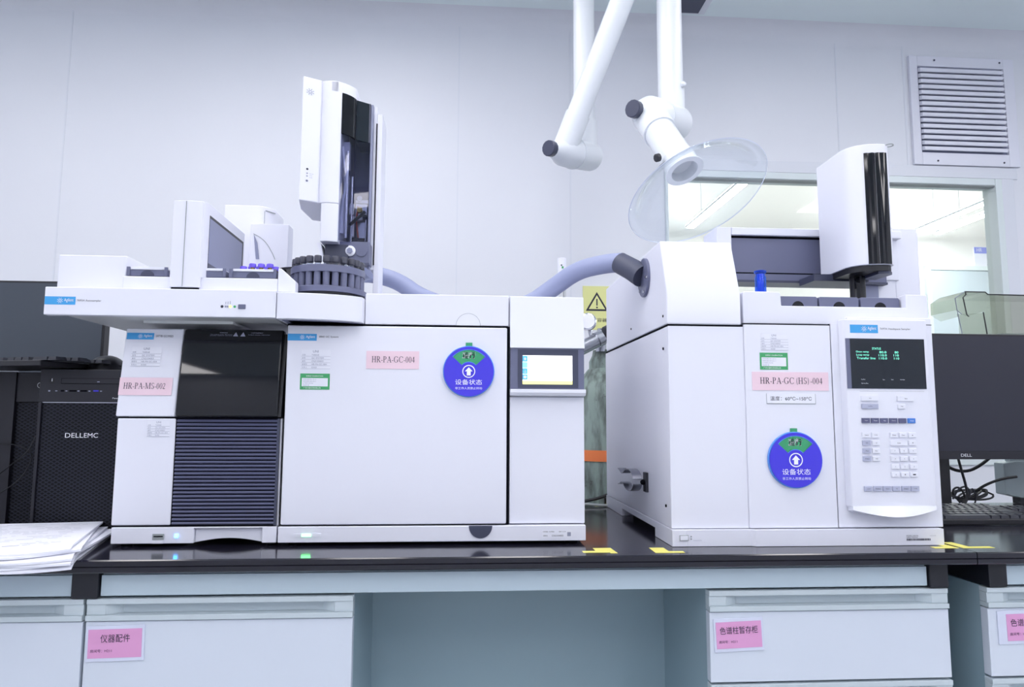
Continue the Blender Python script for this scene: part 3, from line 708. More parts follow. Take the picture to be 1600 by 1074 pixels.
g = G('white').box(-.196, -.184, 1.515, 1.59, 1.2878, 1.712); g.m('slate_light').box(-.2085, -.203, 1.503, 1.515, 1.36, 1.7285).m('gap').box(-.197, -.1945, 1.512, 1.5148, 1.37, 1.69)
g.m('white').box(-.203, -.196, 1.515, 1.585, 1.36, 1.729); g.build('side_rail', it, bev=.001)
# syringe carriage seen through the glass
g = G('white_gloss'); g.box(-.262, -.249, 1.485, 1.50, 1.575, 1.634).box(-.259, -.249, 1.482, 1.495, 1.52, 1.56).box(-.262, -.2555, 1.478, 1.49, 1.43, 1.515).box(-.246, -.238, 1.50, 1.512, 1.43, 1.474).box(-.237, -.2105, 1.512, 1.53, 1.507, 1.514).box(-.240, -.222, 1.515, 1.53, 1.47, 1.478)
g.m('chrome').cyl((-.2515, 1.478, 1.42), (-.2515, 1.478, 1.61), .0035).cyl((-.243, 1.495, 1.40), (-.243, 1.495, 1.56), .0022).box(-.2545, -.2475, 1.476, 1.486, 1.50, 1.535).cyl((-.228, 1.512, 1.516), (-.228, 1.505, 1.516), .0055).cyl((-.214, 1.512, 1.41), (-.214, 1.512, 1.47), .002)
g.m('steel').box(-.237, -.213, 1.515, 1.53, 1.479, 1.506).box(-.247, -.238, 1.493, 1.505, 1.476, 1.50).box(-.232, -.214, 1.515, 1.53, 1.43, 1.465)
g.m('brass').cyl((-.228, 1.514, 1.492), (-.228, 1.508, 1.492), .006)
g.m('black').tube([(-.244, 1.488, 1.452), (-.230, 1.498, 1.470), (-.216, 1.506, 1.486)], .0036, 8)
g.m('white_gloss').tube([(-.262, 1.476, 1.62), (-.258, 1.474, 1.58), (-.251, 1.473, 1.55), (-.256, 1.473, 1.51), (-.2605, 1.474, 1.47), (-.261, 1.476, 1.43)], .0024, 6, sm=1)
g.m('red').tube([(-.232, 1.510, 1.50), (-.235, 1.509, 1.47), (-.230, 1.510, 1.43)], .0014, 6, sm=1)
g.build('syringe_carriage', it)
g = G('slate_dark').box(-.292, -.243, 1.47, 1.55, 1.366, 1.404).m('slate').box(-.262, -.200, 1.475, 1.52, 1.366, 1.412); g.build('needle_guard', it, bev=.001)
g = G('white').lathe([(.0115, 0), (.0115, .003), (.0085, .0045)], (-.240, 1.474, 1.391), (0, -1, 0), 24); g.m('slate_light').lathe([(.0062, .0045), (.0062, .007)], (-.240, 1.474, 1.391), (0, -1, 0), 6)
g.m('slate').lathe([(.0115, 0), (.0115, .002)], (-.2165, 1.4745, 1.391), (0, -1, 0), 24); g.build('thumb_wheel', it)
g = G('steel').box(-.250, -.238, 1.468, 1.48, 1.352, 1.3655).m('gap').box(-.232, -.228, 1.468, 1.48, 1.352, 1.3655).m('steel').cyl((-.222, 1.47, 1.353), (-.222, 1.47, 1.3655), .003).cyl((-.212, 1.478, 1.345), (-.212, 1.478, 1.3655), .0025); g.build('needle_parts', it)
g = G('white').prism([(-.307, 1.404), (-.2985, 1.404), (-.291, 1.366), (-.294, 1.366)], 'y', 1.46, 1.50); g.build('guard_lever', it)
g = G('ink_soft'); nrm = Vector((.0345, .0175)); 
Tp = lambda p: Vector((p.x, 1.430+(p.x+.3405)*.507-.0008, p.z))
g.T = Tp; spark(g, -.326, 1.7215, .0075, 0); g.build('emblem', p1)
g = G('ink'); g.T = Tp; g.disc(-.3265, 1.554, .0022, 0).m('ink_soft').disc(-.3265, 1.545, .0016, 0).disc(-.3265, 1.539, .0016, 0).m('slate').disc(-.3265, 1.529, .0022, 0)
g.m('ink_soft').text('Power', -.322, 1.544, .002, 0).text('Ready', -.322, 1.540, .002, 0).text('Fault', -.322, 1.536, .002, 0); g.build('status_lights', p1)

# second injector, further back
t = root('rear_injector', (-.54, 1.78, 1.30), 'white injector tower with a rounded corner standing behind the gantry arm', 'injector')
g = G('white'); g.prism([(-.597, 1.75), (-.515, 1.75), (-.502, 1.756), (-.491, 1.768), (-.482, 1.785), (-.482, 1.87), (-.597, 1.87)], 'z', 1.35, 1.568); g.build('body', t, bev=.002)
G('white').box(-.60, -.48, 1.76, 1.88, 1.2235, 1.35).build('support', t)
G('seam_fill').prism([(-.4985, 1.757), (-.481, 1.782), (-.480, 1.781), (-.4975, 1.756)], 'z', 1.556, 1.558).box(-.5008, -.4998, 1.757, 1.759, 1.41, 1.556).build('door_seam', t)
g = G('white'); g.box(-.515, -.425, 1.70, 1.745, 1.275, 1.508); bx = g.build('inlet_cover', t, bev=.002)
g = G('seam_fill').tube([(-.508, 1.699, 1.482), (-.492, 1.699, 1.474), (-.476, 1.699, 1.460), (-.462, 1.699, 1.436), (-.455, 1.699, 1.42)], .0007, 6, sm=2).m('slate_light').prism([(-.507, 1.480), (-.498, 1.46), (-.492, 1.42), (-.500, 1.42)], 'y', 1.698, 1.6995); g.build('cover_seam', t)

# transfer hose from the chromatograph to the headspace sampler
h = root('transfer_hose', (.2, 1.75, 1.287), 'thick padded blue-grey transfer hose arching into the headspace sampler', 'hose')
G('hose').tube([(-.22, 1.70, 1.40), (-.275, 1.80, 1.410), (-.225, 1.82, 1.412), (-.165, 1.81, 1.392), (-.110, 1.80, 1.350), (0, 1.78, 1.314), (.08, 1.76, 1.314), (.16, 1.74, 1.322), (.225, 1.72, 1.368), (.275, 1.66, 1.400), (.332, 1.60, 1.404), (.364, 1.56, 1.398)], .0225, 16, sm=2).build('padded_hose', h)
G('hose_sleeve').tube([(.358, 1.565, 1.398), (.380, 1.535, 1.376), (.3955, 1.512, 1.357)], [.0245, .025, .0255], 20).build('sleeve', h)
g = G('slate').cyl((.3945, 1.505, 1.352), (.4015, 1.505, 1.352), .043, n=40, c=.001); g.build('flange', h)
for a in (70, 190, 250, 310): g = G('steel').cyl((.3915, 1.505+.035*math.cos(R(a)), 1.352+.035*math.sin(R(a))), (.3945, 1.505+.035*math.cos(R(a)), 1.352+.035*math.sin(R(a))), .0035, n=10).build('bolt', h)

# white topped post behind the chromatograph
t = root('pipe_post', (.281, 1.97, .80), 'grey pipe with a white cap rising behind the chromatograph', 'pipe')
G('steel_plate').cyl((.278, 1.965, .80), (.278, 1.965, 1.450), .006).cyl((.289, 1.972, .80), (.289, 1.972, 1.448), .004).build('pipe', t)
g = G('white').cyl((.281, 1.97, 1.450), (.281, 1.97, 1.500), .0125, c=.001); g.m('green_label').box(.279, .284, 1.956, 1.9575, 1.468, 1.474).m('ink').box(.276, .280, 1.956, 1.9575, 1.476, 1.479); g.build('cap', t)

# ================================================================== HEADSPACE SAMPLER (right)
hs = root('headspace_sampler', (.67, 1.65, .80), 'large white headspace sampler with a keypad panel and green text display', 'instrument')
g = G('white'); g.box(.4025, .944, 1.352, 1.955, .832, 1.225).build('body', hs, bev=.0025)
# base with notched side
sp = [(1.340, .8005), (1.460, .8005), (1.460, .818), (1.765, .818), (1.765, .8005), (1.955, .8005), (1.955, .8315), (1.340, .8315)]
g = G('white'); g.prism(sp, 'x', .401, .43).prism(sp, 'x', .90, .9375).box(.43, .90, 1.340, 1.355, .8005, .8315).prism([(.555, 1.340), (.562, 1.334), (.9375, 1.334), (.9375, 1.341), (.555, 1.341)], 'z', .8005, .8315).box(.43, .90, 1.36, 1.95, .82, .8315)
hb = g.build('base', hs, bev=.0015)
g = G('seam_fill').box(.4150, .4320, 1.3385, 1.340, .8115, .822).m('white_gloss').box(.4160, .4310, 1.3375, 1.3386, .8125, .821).m('seam_fill').disc(.4375, .8145, .0015, 1.3396).disc(.4375, .819, .0015, 1.3396); g.m('ink_soft').rect(.4415, .458, .8115, .812, 1.3396); g.build('power_switch', hb)
g = G('ink').text('MODEL G4557A', .861, .8175, .0024, 1.3336).text('SERIAL CN21010', .861, .8145, .0022, 1.3336)
xx = .861
while xx < .908: bw = random.choice((.0006, .001, .0014)); g.rect(xx, xx+bw, .8095, .8135, 1.3336); xx += bw+random.choice((.0005, .0008))
g.m('ink_soft').text('VOLTS AC', .908, .8175, .002, 1.3336); g.build('serial_label', hb)
# front panels
fl = G('white').box(.403, .5545, 1.3485, 1.352, .833, 1.2245).build('left_front', hs)
fm = G('white').prism([(.5545, 1.352), (.5555, 1.3455), (.5575, 1.3445), (.7305, 1.3445), (.7305, 1.352)], 'z', .8335, 1.229).build('front_door', hs)
G('gap').box(.7308, .7325, 1.3475, 1.352, .8335, 1.2325).build('door_gap', hs)
fr = G('white').box(.7328, .9445, 1.3445, 1.352, .8335, 1.233).build('right_front', hs, bev=.001)
g = G('gap').box(.402, .5575, 1.349, 1.95, 1.2252, 1.2278); g.box(.5575, .767, 1.347, 1.36, 1.2292, 1.2315).build('seam', hs)
# hood with slanted front
g = G('white'); g.prism([(1.3455, 1.228), (1.3455, 1.2885), (1.387, 1.4055), (1.93, 1.4055), (1.93, 1.228)], 'x', .4005, .5505)
g.T = None; hd = g.build('hood', hs, bev=.003)
g = G('gap').cyl((.3995, 1.372, 1.247), (.401, 1.372, 1.247), .0028, n=10).cyl((.3995, 1.64, 1.255), (.401, 1.64, 1.255), .0024, n=10).build('screw', hd)
for y, z in ((1.3797, 1.1822), (1.38, .872)): G('gap').cyl((.4005, y, z), (.403, y, z), .0028, n=10).build('screw', hs)
# tray section
g = G('white'); g.prism([(.5585, 1.2325), (.5585, 1.294), (.562, 1.298), (.632, 1.298), (.6375, 1.295), (.6385, 1.2695), (.900, 1.2695), (.901, 1.297), (.9465, 1.2965), (.9475, 1.2325)], 'y', 1.3555, 1.372)
g.box(.5585, .9465, 1.372, 1.70, 1.2325, 1.262).box(.5585, .6375, 1.372, 1.70, 1.262, 1.2975).box(.902, .9465, 1.372, 1.70, 1.262, 1.2965)
g.box(.767, .9445, 1.3445, 1.3555, 1.2325, 1.247)
g.build('tray_section', hs, bev=.0018)
G('gap').box(.924, .9445, 1.3438, 1.3446, 1.2325, 1.2335).build('panel_seam', hs)
# control panel
g = G('white'); g.prism([(.748, 1.345), (.751, 1.328), (.757, 1.3255), (.915, 1.3255), (.922, 1.328), (.926, 1.345)], 'z', .874, 1.240)
g.T = None
cp = g.build('control_panel', hs, bev=.002)
lip = [(.752+.168*i/16, .869-.0125*math.sin(PI*i/16)) for i in range(17)]
g = G('white_gloss'); vs = []; fs = []
n = len(lip)
for (x, z), k in zip(lip, range(n)):
    s_ = math.sin(PI*k/(n-1)); vs += [(x, 1.3445, .875), (x, 1.3262-.004*s_, .8765), (x, 1.3262-.010*s_-.001, z), (x, 1.3445, z-.003)]
for k in range(n-1):
    for j in range(4): fs.append((4*k+j, 4*k+(j+1) % 4, 4*k+4+(j+1) % 4, 4*k+4+j))
fs += [(0, 1, 2, 3), tuple(4*(n-1)+j for j in (3, 2, 1, 0))]
g.add(vs, fs).build('finger_lip', cp)
g = G('slate').box(.7515, .913, 1.3245, 1.326, 1.1025, 1.2015); g.m('display').box(.7600, .9125, 1.3240, 1.3246, 1.103, 1.201)
g.m('vfd'); Y = 1.3237
g.text('STATUS', .8045, 1.1795, .0042, Y, w=.018)
for i, (a, b, c) in enumerate((('Oven temp', '80.0', '80'), ('Loop temp', '110.0', '110'), ('Transfer line', '110.0', '110'))):
    z = 1.1725-.0061*i
    g.text(a, .7712+.0006*i, z, .0045, Y, w=.038 if i == 2 else .026); g.text(b, .8335+.0003*i, z, .0042, Y, w=.0145 if i == 0 else .0165, al='r'); g.text(c, .858+.0005*i, z, .0042, Y, w=.0075 if i == 0 else .0105, al='r')
g.m('ink_white')
for s_, x, z in (('Prep Run', .7795, 1.1195), ('Service Due', .7795, 1.1120), ('Run', .8235, 1.1195), ('Sleep', .8405, 1.1195), ('Not Ready', .8590, 1.1195)): g.text(s_, x, z, .0020, Y)
g.build('display', cp, label='dark display with glowing green status text')
def key(u, v, w_, matn, s_='', ink='ink', h_=48):
    """keypad key at u,v (units of 0.2023 mm, from the top left of the first key)"""
    k = .0002023; x = .7775+(u-.089*(v-60)-92)*k; z = 1.0885-(v-60)*k
    g = G(matn).box(x, x+w_*k, 1.3222, 1.3258, z-h_*k, z)
    if s_: g.m(ink).text(s_, x+w_*k/2, z-h_*k*.62, .0022, 1.3219, al='c')
    g.build('key', cp, bev=.0009)
key(92, 60, 168, 'key_white', 'Stop'); key(97, 137, 168, 'key_grey', 'Prep Run'); key(455, 60, 165, 'key_white', 'Start'); key(462, 137, 75, 'key_white', 'Sleep')
for i, s_ in enumerate(('Temps', 'Times', 'Vial', 'Options', '')): key(107+92*i, 274, 76, 'key_dark', s_, 'ink_white')
key(567, 274, 76, 'key_blue', 'Mode', 'ink_white')
for r_, (a, b) in enumerate((('Status', 'Config'), ('Info', 'Log'), ('Post', 'Run'), ('Delete', 'Adv'))):
    key(116+6*r_, 412+75*r_, 76, 'key_white' if r_ == 0 else 'key_grey', a); key(210+6*r_, 412+75*r_, 74, 'key_white', b)
for i, s_ in enumerate(('Mode', 'Clear', '▲')): key(393+92*i, 412, 74, 'key_white', s_)
key(400, 487, 166, 'key_white', 'Enter'); key(583, 487, 74, 'key_white', '▼')
for r_, row in enumerate(('789', '456', '123', '0.-')):
    for i, s_ in enumerate(row): key(405+6.5*r_+92*i, 562+75*r_, 74, 'key_white', s_)
for i, s_ in enumerate(('Load', 'Method', 'Store', 'Seq', 'Delete', 'Config')): key(156+93*i, 920, 78, 'key_grey', s_)
g = G('blue_badge'); badge(g, .762, .8195, 1.2125, 1.229, 1.3253); g.m('ink').text('7697A Headspace Sampler', .8235, 1.2185, .0048, 1.3253, w=.063); g.build('badge', cp)
g = G('seam_fill').rect(.776, .908, 1.0975, 1.0979, 1.3254).build('groove', cp)
# stickers on the door
info_sticker(.588, .644, 1.178, 1.211, 1.3445, fm); green_sticker(.585, .642, 1.1395, 1.173, 1.3445, fm)
name_card('HR-PA-GC(HS)-004', .568, .7235, 1.0985, 1.135, 1.3445, fm, tx=(.10, .92))
g = G('seam_fill').box(.596, .6955, 1.3436, 1.3444, 1.0720, 1.0925).m('sticker_white').box(.5965, .6945, 1.3430, 1.3436, 1.0732, 1.0925).m('ink').text('温度：60℃~150℃', .603, 1.0785, .0085, 1.3427, w=.084); g.build('temperature_label', fm, label='white label reading a temperature range')
# spring clip on the side
g = G('rubber').box(.3965, .4025, 1.512, 1.535, .884, .926).m('gap').ball((.393, 1.522, .905), .006)
cl = g.build('clip_mount', hs, bev=.001)
g = G('spring_steel')
for s_ in (1, -1):
    pa = [(1.585+.052*math.cos(R(t)), .023*math.sin(R(t))) for t in range(168, 30, -8)]+[(1.636, .0115), (1.646, .0095), (1.656, .0105), (1.668, .0145), (1.685, .0175)]
    outer = [(y, .905+s_*z) for y, z in pa]; inner = [(y, .905+s_*(z+.0016)) for y, z in reversed(pa)]
    g.prism(outer+inner, 'x', .374, .394)
g.build('spring_clip', cl)
# vial racks
def rack(x0, x1, label):
    t = root('vial_rack', ((x0+x1)/2, 1.45, 1.262), label, 'rack')
    g = G('slate'); g.prism([(x0+.001, 1.2635), (x0, 1.289), (x0+.003, 1.2925), (x1-.003, 1.2925), (x1, 1.289), (x1-.001, 1.2635)], 'y', 1.3735, 1.60); g.build('rack_body', t, bev=.0012)
    cx = (x0+x1)/2; G('black_gloss').prism([(cx+.0125*math.cos(R(9*k)), 1.270+.0125*math.sin(R(9*k))) for k in range(21)], 'y', 1.3728, 1.3736).build('finger_hole', t)
rack(.6395, .7240, 'dark slate vial rack, leftmost on the headspace sampler')
rack(.7265, .8115, 'dark slate vial rack, middle on the headspace sampler')
rack(.8145, .8990, 'dark slate vial rack, rightmost on the headspace sampler')
# gantry, column, tower
gy = root('sampler_gantry', (.85, 1.64, 1.2965), 'white gantry beam with a slate face over the headspace sampler', 'gantry')
g = G('white'); g.prism([(1.615, 1.380), (1.69, 1.380), (1.69, 1.4985), (1.598, 1.4985), (1.598, 1.480), (1.615, 1.480)], 'x', .6365, 1.06); g.box(.60, .636, 1.598, 1.69, 1.3305, 1.4985); g.build('beam', gy, bev=.002)
G('slate').box(.636, 1.02, 1.607, 1.6148, 1.390, 1.478).build('face', gy)
G('gap').box(.636, 1.02, 1.6065, 1.6148, 1.4745, 1.4798).box(.636, 1.02, 1.606, 1.6148, 1.3885, 1.391).build('seam', gy)
G('slate').box(.64, 1.02, 1.604, 1.66, 1.3715, 1.3875).m('slate_dark').box(.64, 1.02, 1.60, 1.66, 1.366, 1.3715).build('rail', gy)
g = G('white').box(1.053, 1.116, 1.62, 1.72, 1.2970, 1.512).box(1.006, 1.053, 1.62, 1.72, 1.2970, 1.392).m('slate_light').box(.965, 1.006, 1.615, 1.66, 1.2970, 1.386); g.build('column', gy, bev=.002)
G('white').box(.602, .640, 1.62, 1.69, 1.2980, 1.33).build('foot', gy)
tw = root('sampling_tower', (.88, 1.48, 1.345), 'white rounded tower with a glossy black window hanging over the vial racks', 'tower')
tp = [(.8425, 1.535), (.841, 1.47), (.846, 1.452), (.857, 1.437), (.872, 1.428), (.885, 1.4245), (.900, 1.422), (.915, 1.422), (.924, 1.426), (.931, 1.436), (.934, 1.452), (.934, 1.58), (.8425, 1.58)]
G('white').prism(tp, 'z', 1.3745, 1.6435).build('shell', tw, bev=.002)
bw = [(.872, 1.4268), (.885, 1.4232), (.900, 1.4207), (.9155, 1.4207)]
g = G('black_gloss'); bwx = [(.8705, 1.4274), (.876, 1.4245), (.881, 1.4252), (.886, 1.4218), (.893, 1.4232), (.899, 1.4198), (.906, 1.4205), (.9120, 1.4195), (.9185, 1.4215), (.9185, 1.432), (.8705, 1.436)]
g.prism(bwx, 'z', 1.3755, 1.623); g.build('window', tw)
ti = [(a+(.885-a)*.07, b+(1.5-b)*.07) for a, b in tp]
g = G('black').prism(ti, 'z', 1.362, 1.3742); g.m('slate_dark').prism([(.895, 1.435), (.915, 1.428), (.929, 1.44), (.929, 1.50), (.895, 1.50)], 'z', 1.356, 1.362); g.build('underside', tw)
g = G('black').cyl((.885, 1.50, 1.2945), (.885, 1.50, 1.362), .0165, n=28); g.m('black_gloss').box(.872, .880, 1.482, 1.49, 1.296, 1.36); g.build('gripper', tw)
g = G('slate_dark').box(.80, .93, 1.53, 1.60, 1.358, 1.3735); g.build('carriage', tw)
G('seam_fill').lathe([(.0095, 0), (.0095, .002), (.008, .002), (.008, 0), (.0095, 0)], (.928, 1.426, 1.6405), (0, 0, 1), 20, close=False).build('trim_ring', tw)
# blue tool
t = root('vial_tool', (.625, 1.42, 1.2975), 'translucent blue plastic tool standing on the headspace sampler', 'tool')
G('blue_clear').lathe([(.0105, 0), (.0115, .002), (.0115, .042), (.0095, .046), (.0095, .05), (.0125, .052), (.0125, .056), (.008, .0575)], (.625, 1.42, 1.2975), (0, 0, 1), 24).build('sleeve', t)
G('blue_badge').lathe([(.007, .003), (.007, .05)], (.625, 1.42, 1.2975), (0, 0, 1), 16).build('core', t)

# ================================================================== STATUS DISCS
def status_disc(cx, cz, r, y, label):
    t = root('status_disc', (cx, y, cz-r), label, 'status disc')
    g = G('disc_rim').cyl((cx, y, cz), (cx, y-.006, cz), r, n=56, c=.0008); g.build('rim', t)
    g = G('disc_green').box(cx-.0065, cx+.0065, y-.004, y-.0005, cz+r*.9, cz+r+.0065); g.build('tab', t)
    g = G('disc_green'); yy = y-.0068; a0, a1 = R(42), R(138)
    g.disc(cx, cz, r*.84, yy, 20, ri=r*.38, a0=a0, a1=a1)
    g.m('ink_white')
    for ox, oz in ((-.009, -.009), (.009, -.009), (-.009, .009), (.009, .009)): g.text('运行', cx-r*(.245-ox), cz+r*(.51+oz), r*.24, yy-.0001, w=r*.49)
    g.m('ink').text('运行', cx-r*.245, cz+r*.51, r*.24, yy-.0003, w=r*.49)
    g.build('status_window', t, label='green window reading running')
    g = G('disc_blue'); yy = y-.0076
    g.disc(cx, cz, r*.965, yy, 40, ri=r*.86, a0=a0, a1=a1)
    g.disc(cx, cz, r*.965, yy, 48, ri=.0001, a0=a1, a1=a0+2*PI); g.disc(cx, cz, r*.36, yy, 12, ri=.0001, a0=a0, a1=a1)
    g.m('disc_rim').disc(cx, cz, r*.86, yy-.0001, 20, ri=r*.84, a0=a0, a1=a1).disc(cx, cz, r*.38, yy-.0001, 20, ri=r*.36, a0=a0, a1=a1)
    g.m('ink_white'); yy -= .0003
    g.disc(cx, cz, r*.25, yy, 32, ri=r*.215)
    s_ = r*.15; g.face([(cx-s_, yy, cz+.02*s_), (cx+s_, yy, cz+.02*s_), (cx, yy, cz+s_*1.1)]); g.rect(cx-s_*.5, cx+s_*.5, cz-s_*1.05, cz+.02*s_, yy)
    g.text('设备状态', cx-r*.52, cz-r*.52, r*.21, yy, w=r*1.04); g.text('非工作人员禁止转动', cx-r*.52, cz-r*.70, r*.095, yy, w=r*1.04)
    g.build('face', t, label='blue face with white lettering and an arrow')
status_disc(.012, 1.1325, .0505, 1.3838, 'round blue status disc on the chromatograph oven door')
status_disc(.6475, .9635, .0545, 1.3443, 'round blue status disc on the headspace sampler door')

# ================================================================== GAS CYLINDER behind the bench
cy = root('gas_cylinder', (.468, 2.25, 0), 'weathered grey-green gas cylinder standing behind the bench', 'gas cylinder')
CX, CYY = .468, 2.25
G('cylinder_paint').lathe([(.095, 0), (.105, .01), (.105, 1.10), (.098, 1.14), (.082, 1.175), (.062, 1.20), (.045, 1.21)], (CX, CYY, 0), (0, 0, 1), 48).build('tank', cy)
G('cylinder_paint').lathe([(.058, 1.20), (.058, 1.225), (.048, 1.245), (.045, 1.262), (.03, 1.264)], (CX, CYY, 0), (0, 0, 1), 32).build('collar', cy)
G('steel').lathe([(.017, 1.255), (.017, 1.29), (.012, 1.292), (.012, 1.33)], (CX-.025, CYY-.03, 0), (0, 0, 1), 16).box(CX-.055, CX-.02, 2.19, 2.225, 1.275, 1.30).build('valve', cy)
rg = root('gas_regulator', (.42, 2.17, 1.28), 'chrome gas regulator with a round gauge and black knob on the cylinder', 'regulator')
G('steel').cyl((.475, 2.16, 1.315), (.36, 2.14, 1.255), .022, c=.002).cyl((.43, 2.15, 1.292), (.415, 2.147, 1.284), .0245).build('body', rg)
g = G('rubber'); g.lathe([(.014, 0), (.026, .01), (.028, .05), (.022, .06)], (.435, 2.145, 1.298), (.86, .1, .40), 12); g.build('knob', rg)
g = G('chrome').lathe([(.027, 0), (.0275, .012), (.0235, .0135)], (.388, 2.15, 1.34), (-.25, -1, .15), 32); g.m('sticker_white').lathe([(.0001, .0138), (.0225, .0138)], (.388, 2.15, 1.34), (-.25, -1, .15), 32, close=False); g.m('steel').cyl((.395, 2.16, 1.325), (.402, 2.155, 1.285), .007); g.build('gauge', rg)
G('orange').ring((CX, CYY, .910), (0, 0, 1), .1075, .1055, .034, 48).build('cylinder_strap', None, 'orange strap around the gas cylinder', 'strap')
g = G('sign_yellow').box(.485, .600, 2.797, 2.8, 1.40, 1.580); Yw = 2.7965
def tri(g, cx, cz, s_, y): g.add([(cx-s_, y, cz-s_*.6), (cx+s_, y, cz-s_*.6), (cx, y, cz+s_*1.1)], [(0, 1, 2)])
g.m('ink'); tri(g, .5425, 1.505, .046, Yw); g.m('sign_yellow'); tri(g, .5425, 1.505, .034, Yw-.0004); g.m('ink').box(.540, .545, Yw-.001, Yw-.0006, 1.499, 1.527).disc(.5425, 1.4915, .0035, Yw-.0008)
g.text('压力容器', .5425, 1.432, .016, Yw, w=.082, al='c')
g.build('warning_sign', None, 'yellow warning sign with a black triangle on the wall', 'sign', origin=(.5425, 2.8, 1.40))
# cables on the worktop by the cylinder
G('cable').tube([(.20, 1.975, .805), (.30, 1.965, .808), (.37, 1.96, .818), (.42, 1.965, .835), (.50, 1.975, .85), (.60, 1.985, .83)], .0045, 8, sm=2).build('black_cable', None, 'thick black cable rising behind the headspace sampler', 'cable')
G('cable').tube([(.40, 1.985, .812), (.46, 1.985, .812), (.54, 1.985, .812)], .009, 10).build('black_plug', None, 'black inline plug lying at the back of the worktop', 'plug')
G('cable_white').tube([(.20, 1.965, .808), (.33, 1.955, .808), (.37, 1.945, .805), (.42, 1.94, .804), (.55, 1.965, .804)], .0035, 8, sm=2).build('white_cable', None, 'pale cable curving between the two instruments', 'cable')

# ================================================================== FUME EXTRACTION ARM
ea = root('extraction_arm', (.37, 2.10, 2.73), 'jointed white fume extraction arm with a clear dome hood', 'extraction arm')
r0 = .0335
J1b = Vector((.375, 2.115, 1.865)); J1f = Vector((.290, 2.026, 1.843))
g = G('white_tube').cyl(J1b, (J1b.x, J1b.y, 2.73), r0, n=32); g.cyl((J1b.x, J1b.y, 2.395), (J1b.x, J1b.y, 2.425), r0+.006, n=32); g.cyl((J1b.x, J1b.y, 2.70), (J1b.x, J1b.y, 2.729), .08, n=32); g.build('ceiling_tube', ea)
def joint(bp, fp, name_dir_b, name_dir_f, R_=.045, rf=.037):
    """elbow: two coaxial housings, the rear one open to bp-tube, the front one to fp-tube"""
    ax = (bp-fp).normalized(); g = G('white_tube')
    mid = (bp+fp)/2
    g.lathe([(R_*.84, 0), (R_*.95, .004), (R_, .012), (R_, .042+mid_d(bp, mid))], bp+ax*.042, -ax, 32)
    g.lathe([(.021, -.052), (R_*.72, -.020), (R_*.98, .005), (R_*1.05, mid_d(fp, mid)-.001)], fp, ax, 32)
    g.ring(mid-ax*.002, ax, R_*1.09, R_*.9, .004, 32)
    g.cyl(bp+ax*.004, bp+ax*.004+name_dir_b*.11, r0+.0035, n=32); g.cyl(fp+ax*.01, fp+ax*.01+name_dir_f*.115, rf, n=32)
    g.build('elbow', ea)
    k = G('slate_dark'); k.lathe([(.022, 0), (.0235, .002), (.0235, .019), (.021, .0215)], fp-ax*.049, -ax, 14)
    k.build('knob', ea, label='round dark ribbed clamping knob')
    G('slate_dark').lathe([(R_*.80, 0), (R_*.86, .004)], bp+ax*.0465, -ax, 32).build('end_cap', ea)
def mid_d(p, m): return (p-m).length
E1dir = Vector((.154, -.128, .411)).normalized()
joint(J1b, J1f, Vector((0, 0, 1)), E1dir)
e1a = J1f+(J1b-J1f).normalized()*.01
G('white_tube').cyl(e1a, e1a+E1dir*.885, r0, n=32).build('middle_tube', ea)
top = e1a+E1dir*.885
# upper elbow (out of the picture) and outer tube going down
J2b = Vector((.586, 1.892, 1.885)); J2f = Vector((.490, 1.803, 1.868))
out_top = Vector((J2b.x, J2b.y, top.z))
G('white_tube').tube([top, top+Vector((.01, 0, .03)), (out_top.x, out_top.y, top.z+.03), out_top], .036, 20, sm=2).build('elbow', ea)
hood_c = Vector((.5256, 1.603, 1.638))
G('white_tube').cyl(J2b, out_top, .0355, n=32).build('outer_tube', ea)
e2a = J2f+(J2b-J2f).normalized()*.01
ndir = (hood_c-e2a).normalized()
joint(J2b, J2f, Vector((0, 0, 1)), ndir, R_=.049, rf=.0445)
for q_ in (J2b+Vector((.028, -.03, .10)), J2f+ndir*.10+Vector((.045, 0, .01))): G('white_tube').ball(q_, .008).build('thumb_screw', ea)
g = G('white_tube').cyl(e2a+ndir*.05, hood_c-ndir*.030, .0400, n=32)
g.build('hood_tube', ea)
# hood: thin clear dome, axis pointing down and towards the viewer
hn = Vector((.2395, -.4221, -.8743)).normalized()
hc = hood_c - hn*.010
G('white_tube').lathe([(.0405, -.03), (.0405, .010), (.047, .012), (.047, .015), (.033, .015), (.033, -.03)], hc, hn, 40, close=False).m('slate').lathe([(.0001, -.026), (.033, -.026)], hc, hn, 32, close=False).build('collar', ea)
prof = [(.042, .010), (.060, .013), (.090, .026), (.122, .050), (.142, .072), (.151, .085), (.156, .0885), (.168, .0895), (.170, .0925)]
prof2 = prof+[(r-.0022, t+.0018) for r, t in reversed(prof)]
G('acrylic').lathe(prof2+[prof2[0]], hc, hn, 72, close=False).build('clear_hood', ea, label='clear acrylic dome hood')
G('sleeve').lathe([(.1692, .0905), (.1706, .0918), (.1692, .0931), (.1692, .0905)], hc, hn, 72, close=False).build('hood_rim', ea)
kb = hc-hn*.035+Vector((-.045, -.01, -.006))
G('rubber').lathe([(.006, 0), (.010, .003), (.010, .012), (.007, .014)], kb, Vector((-.8, -.3, -.3)), 10).build('knob', ea, label='small black thumb knob beside the hood')

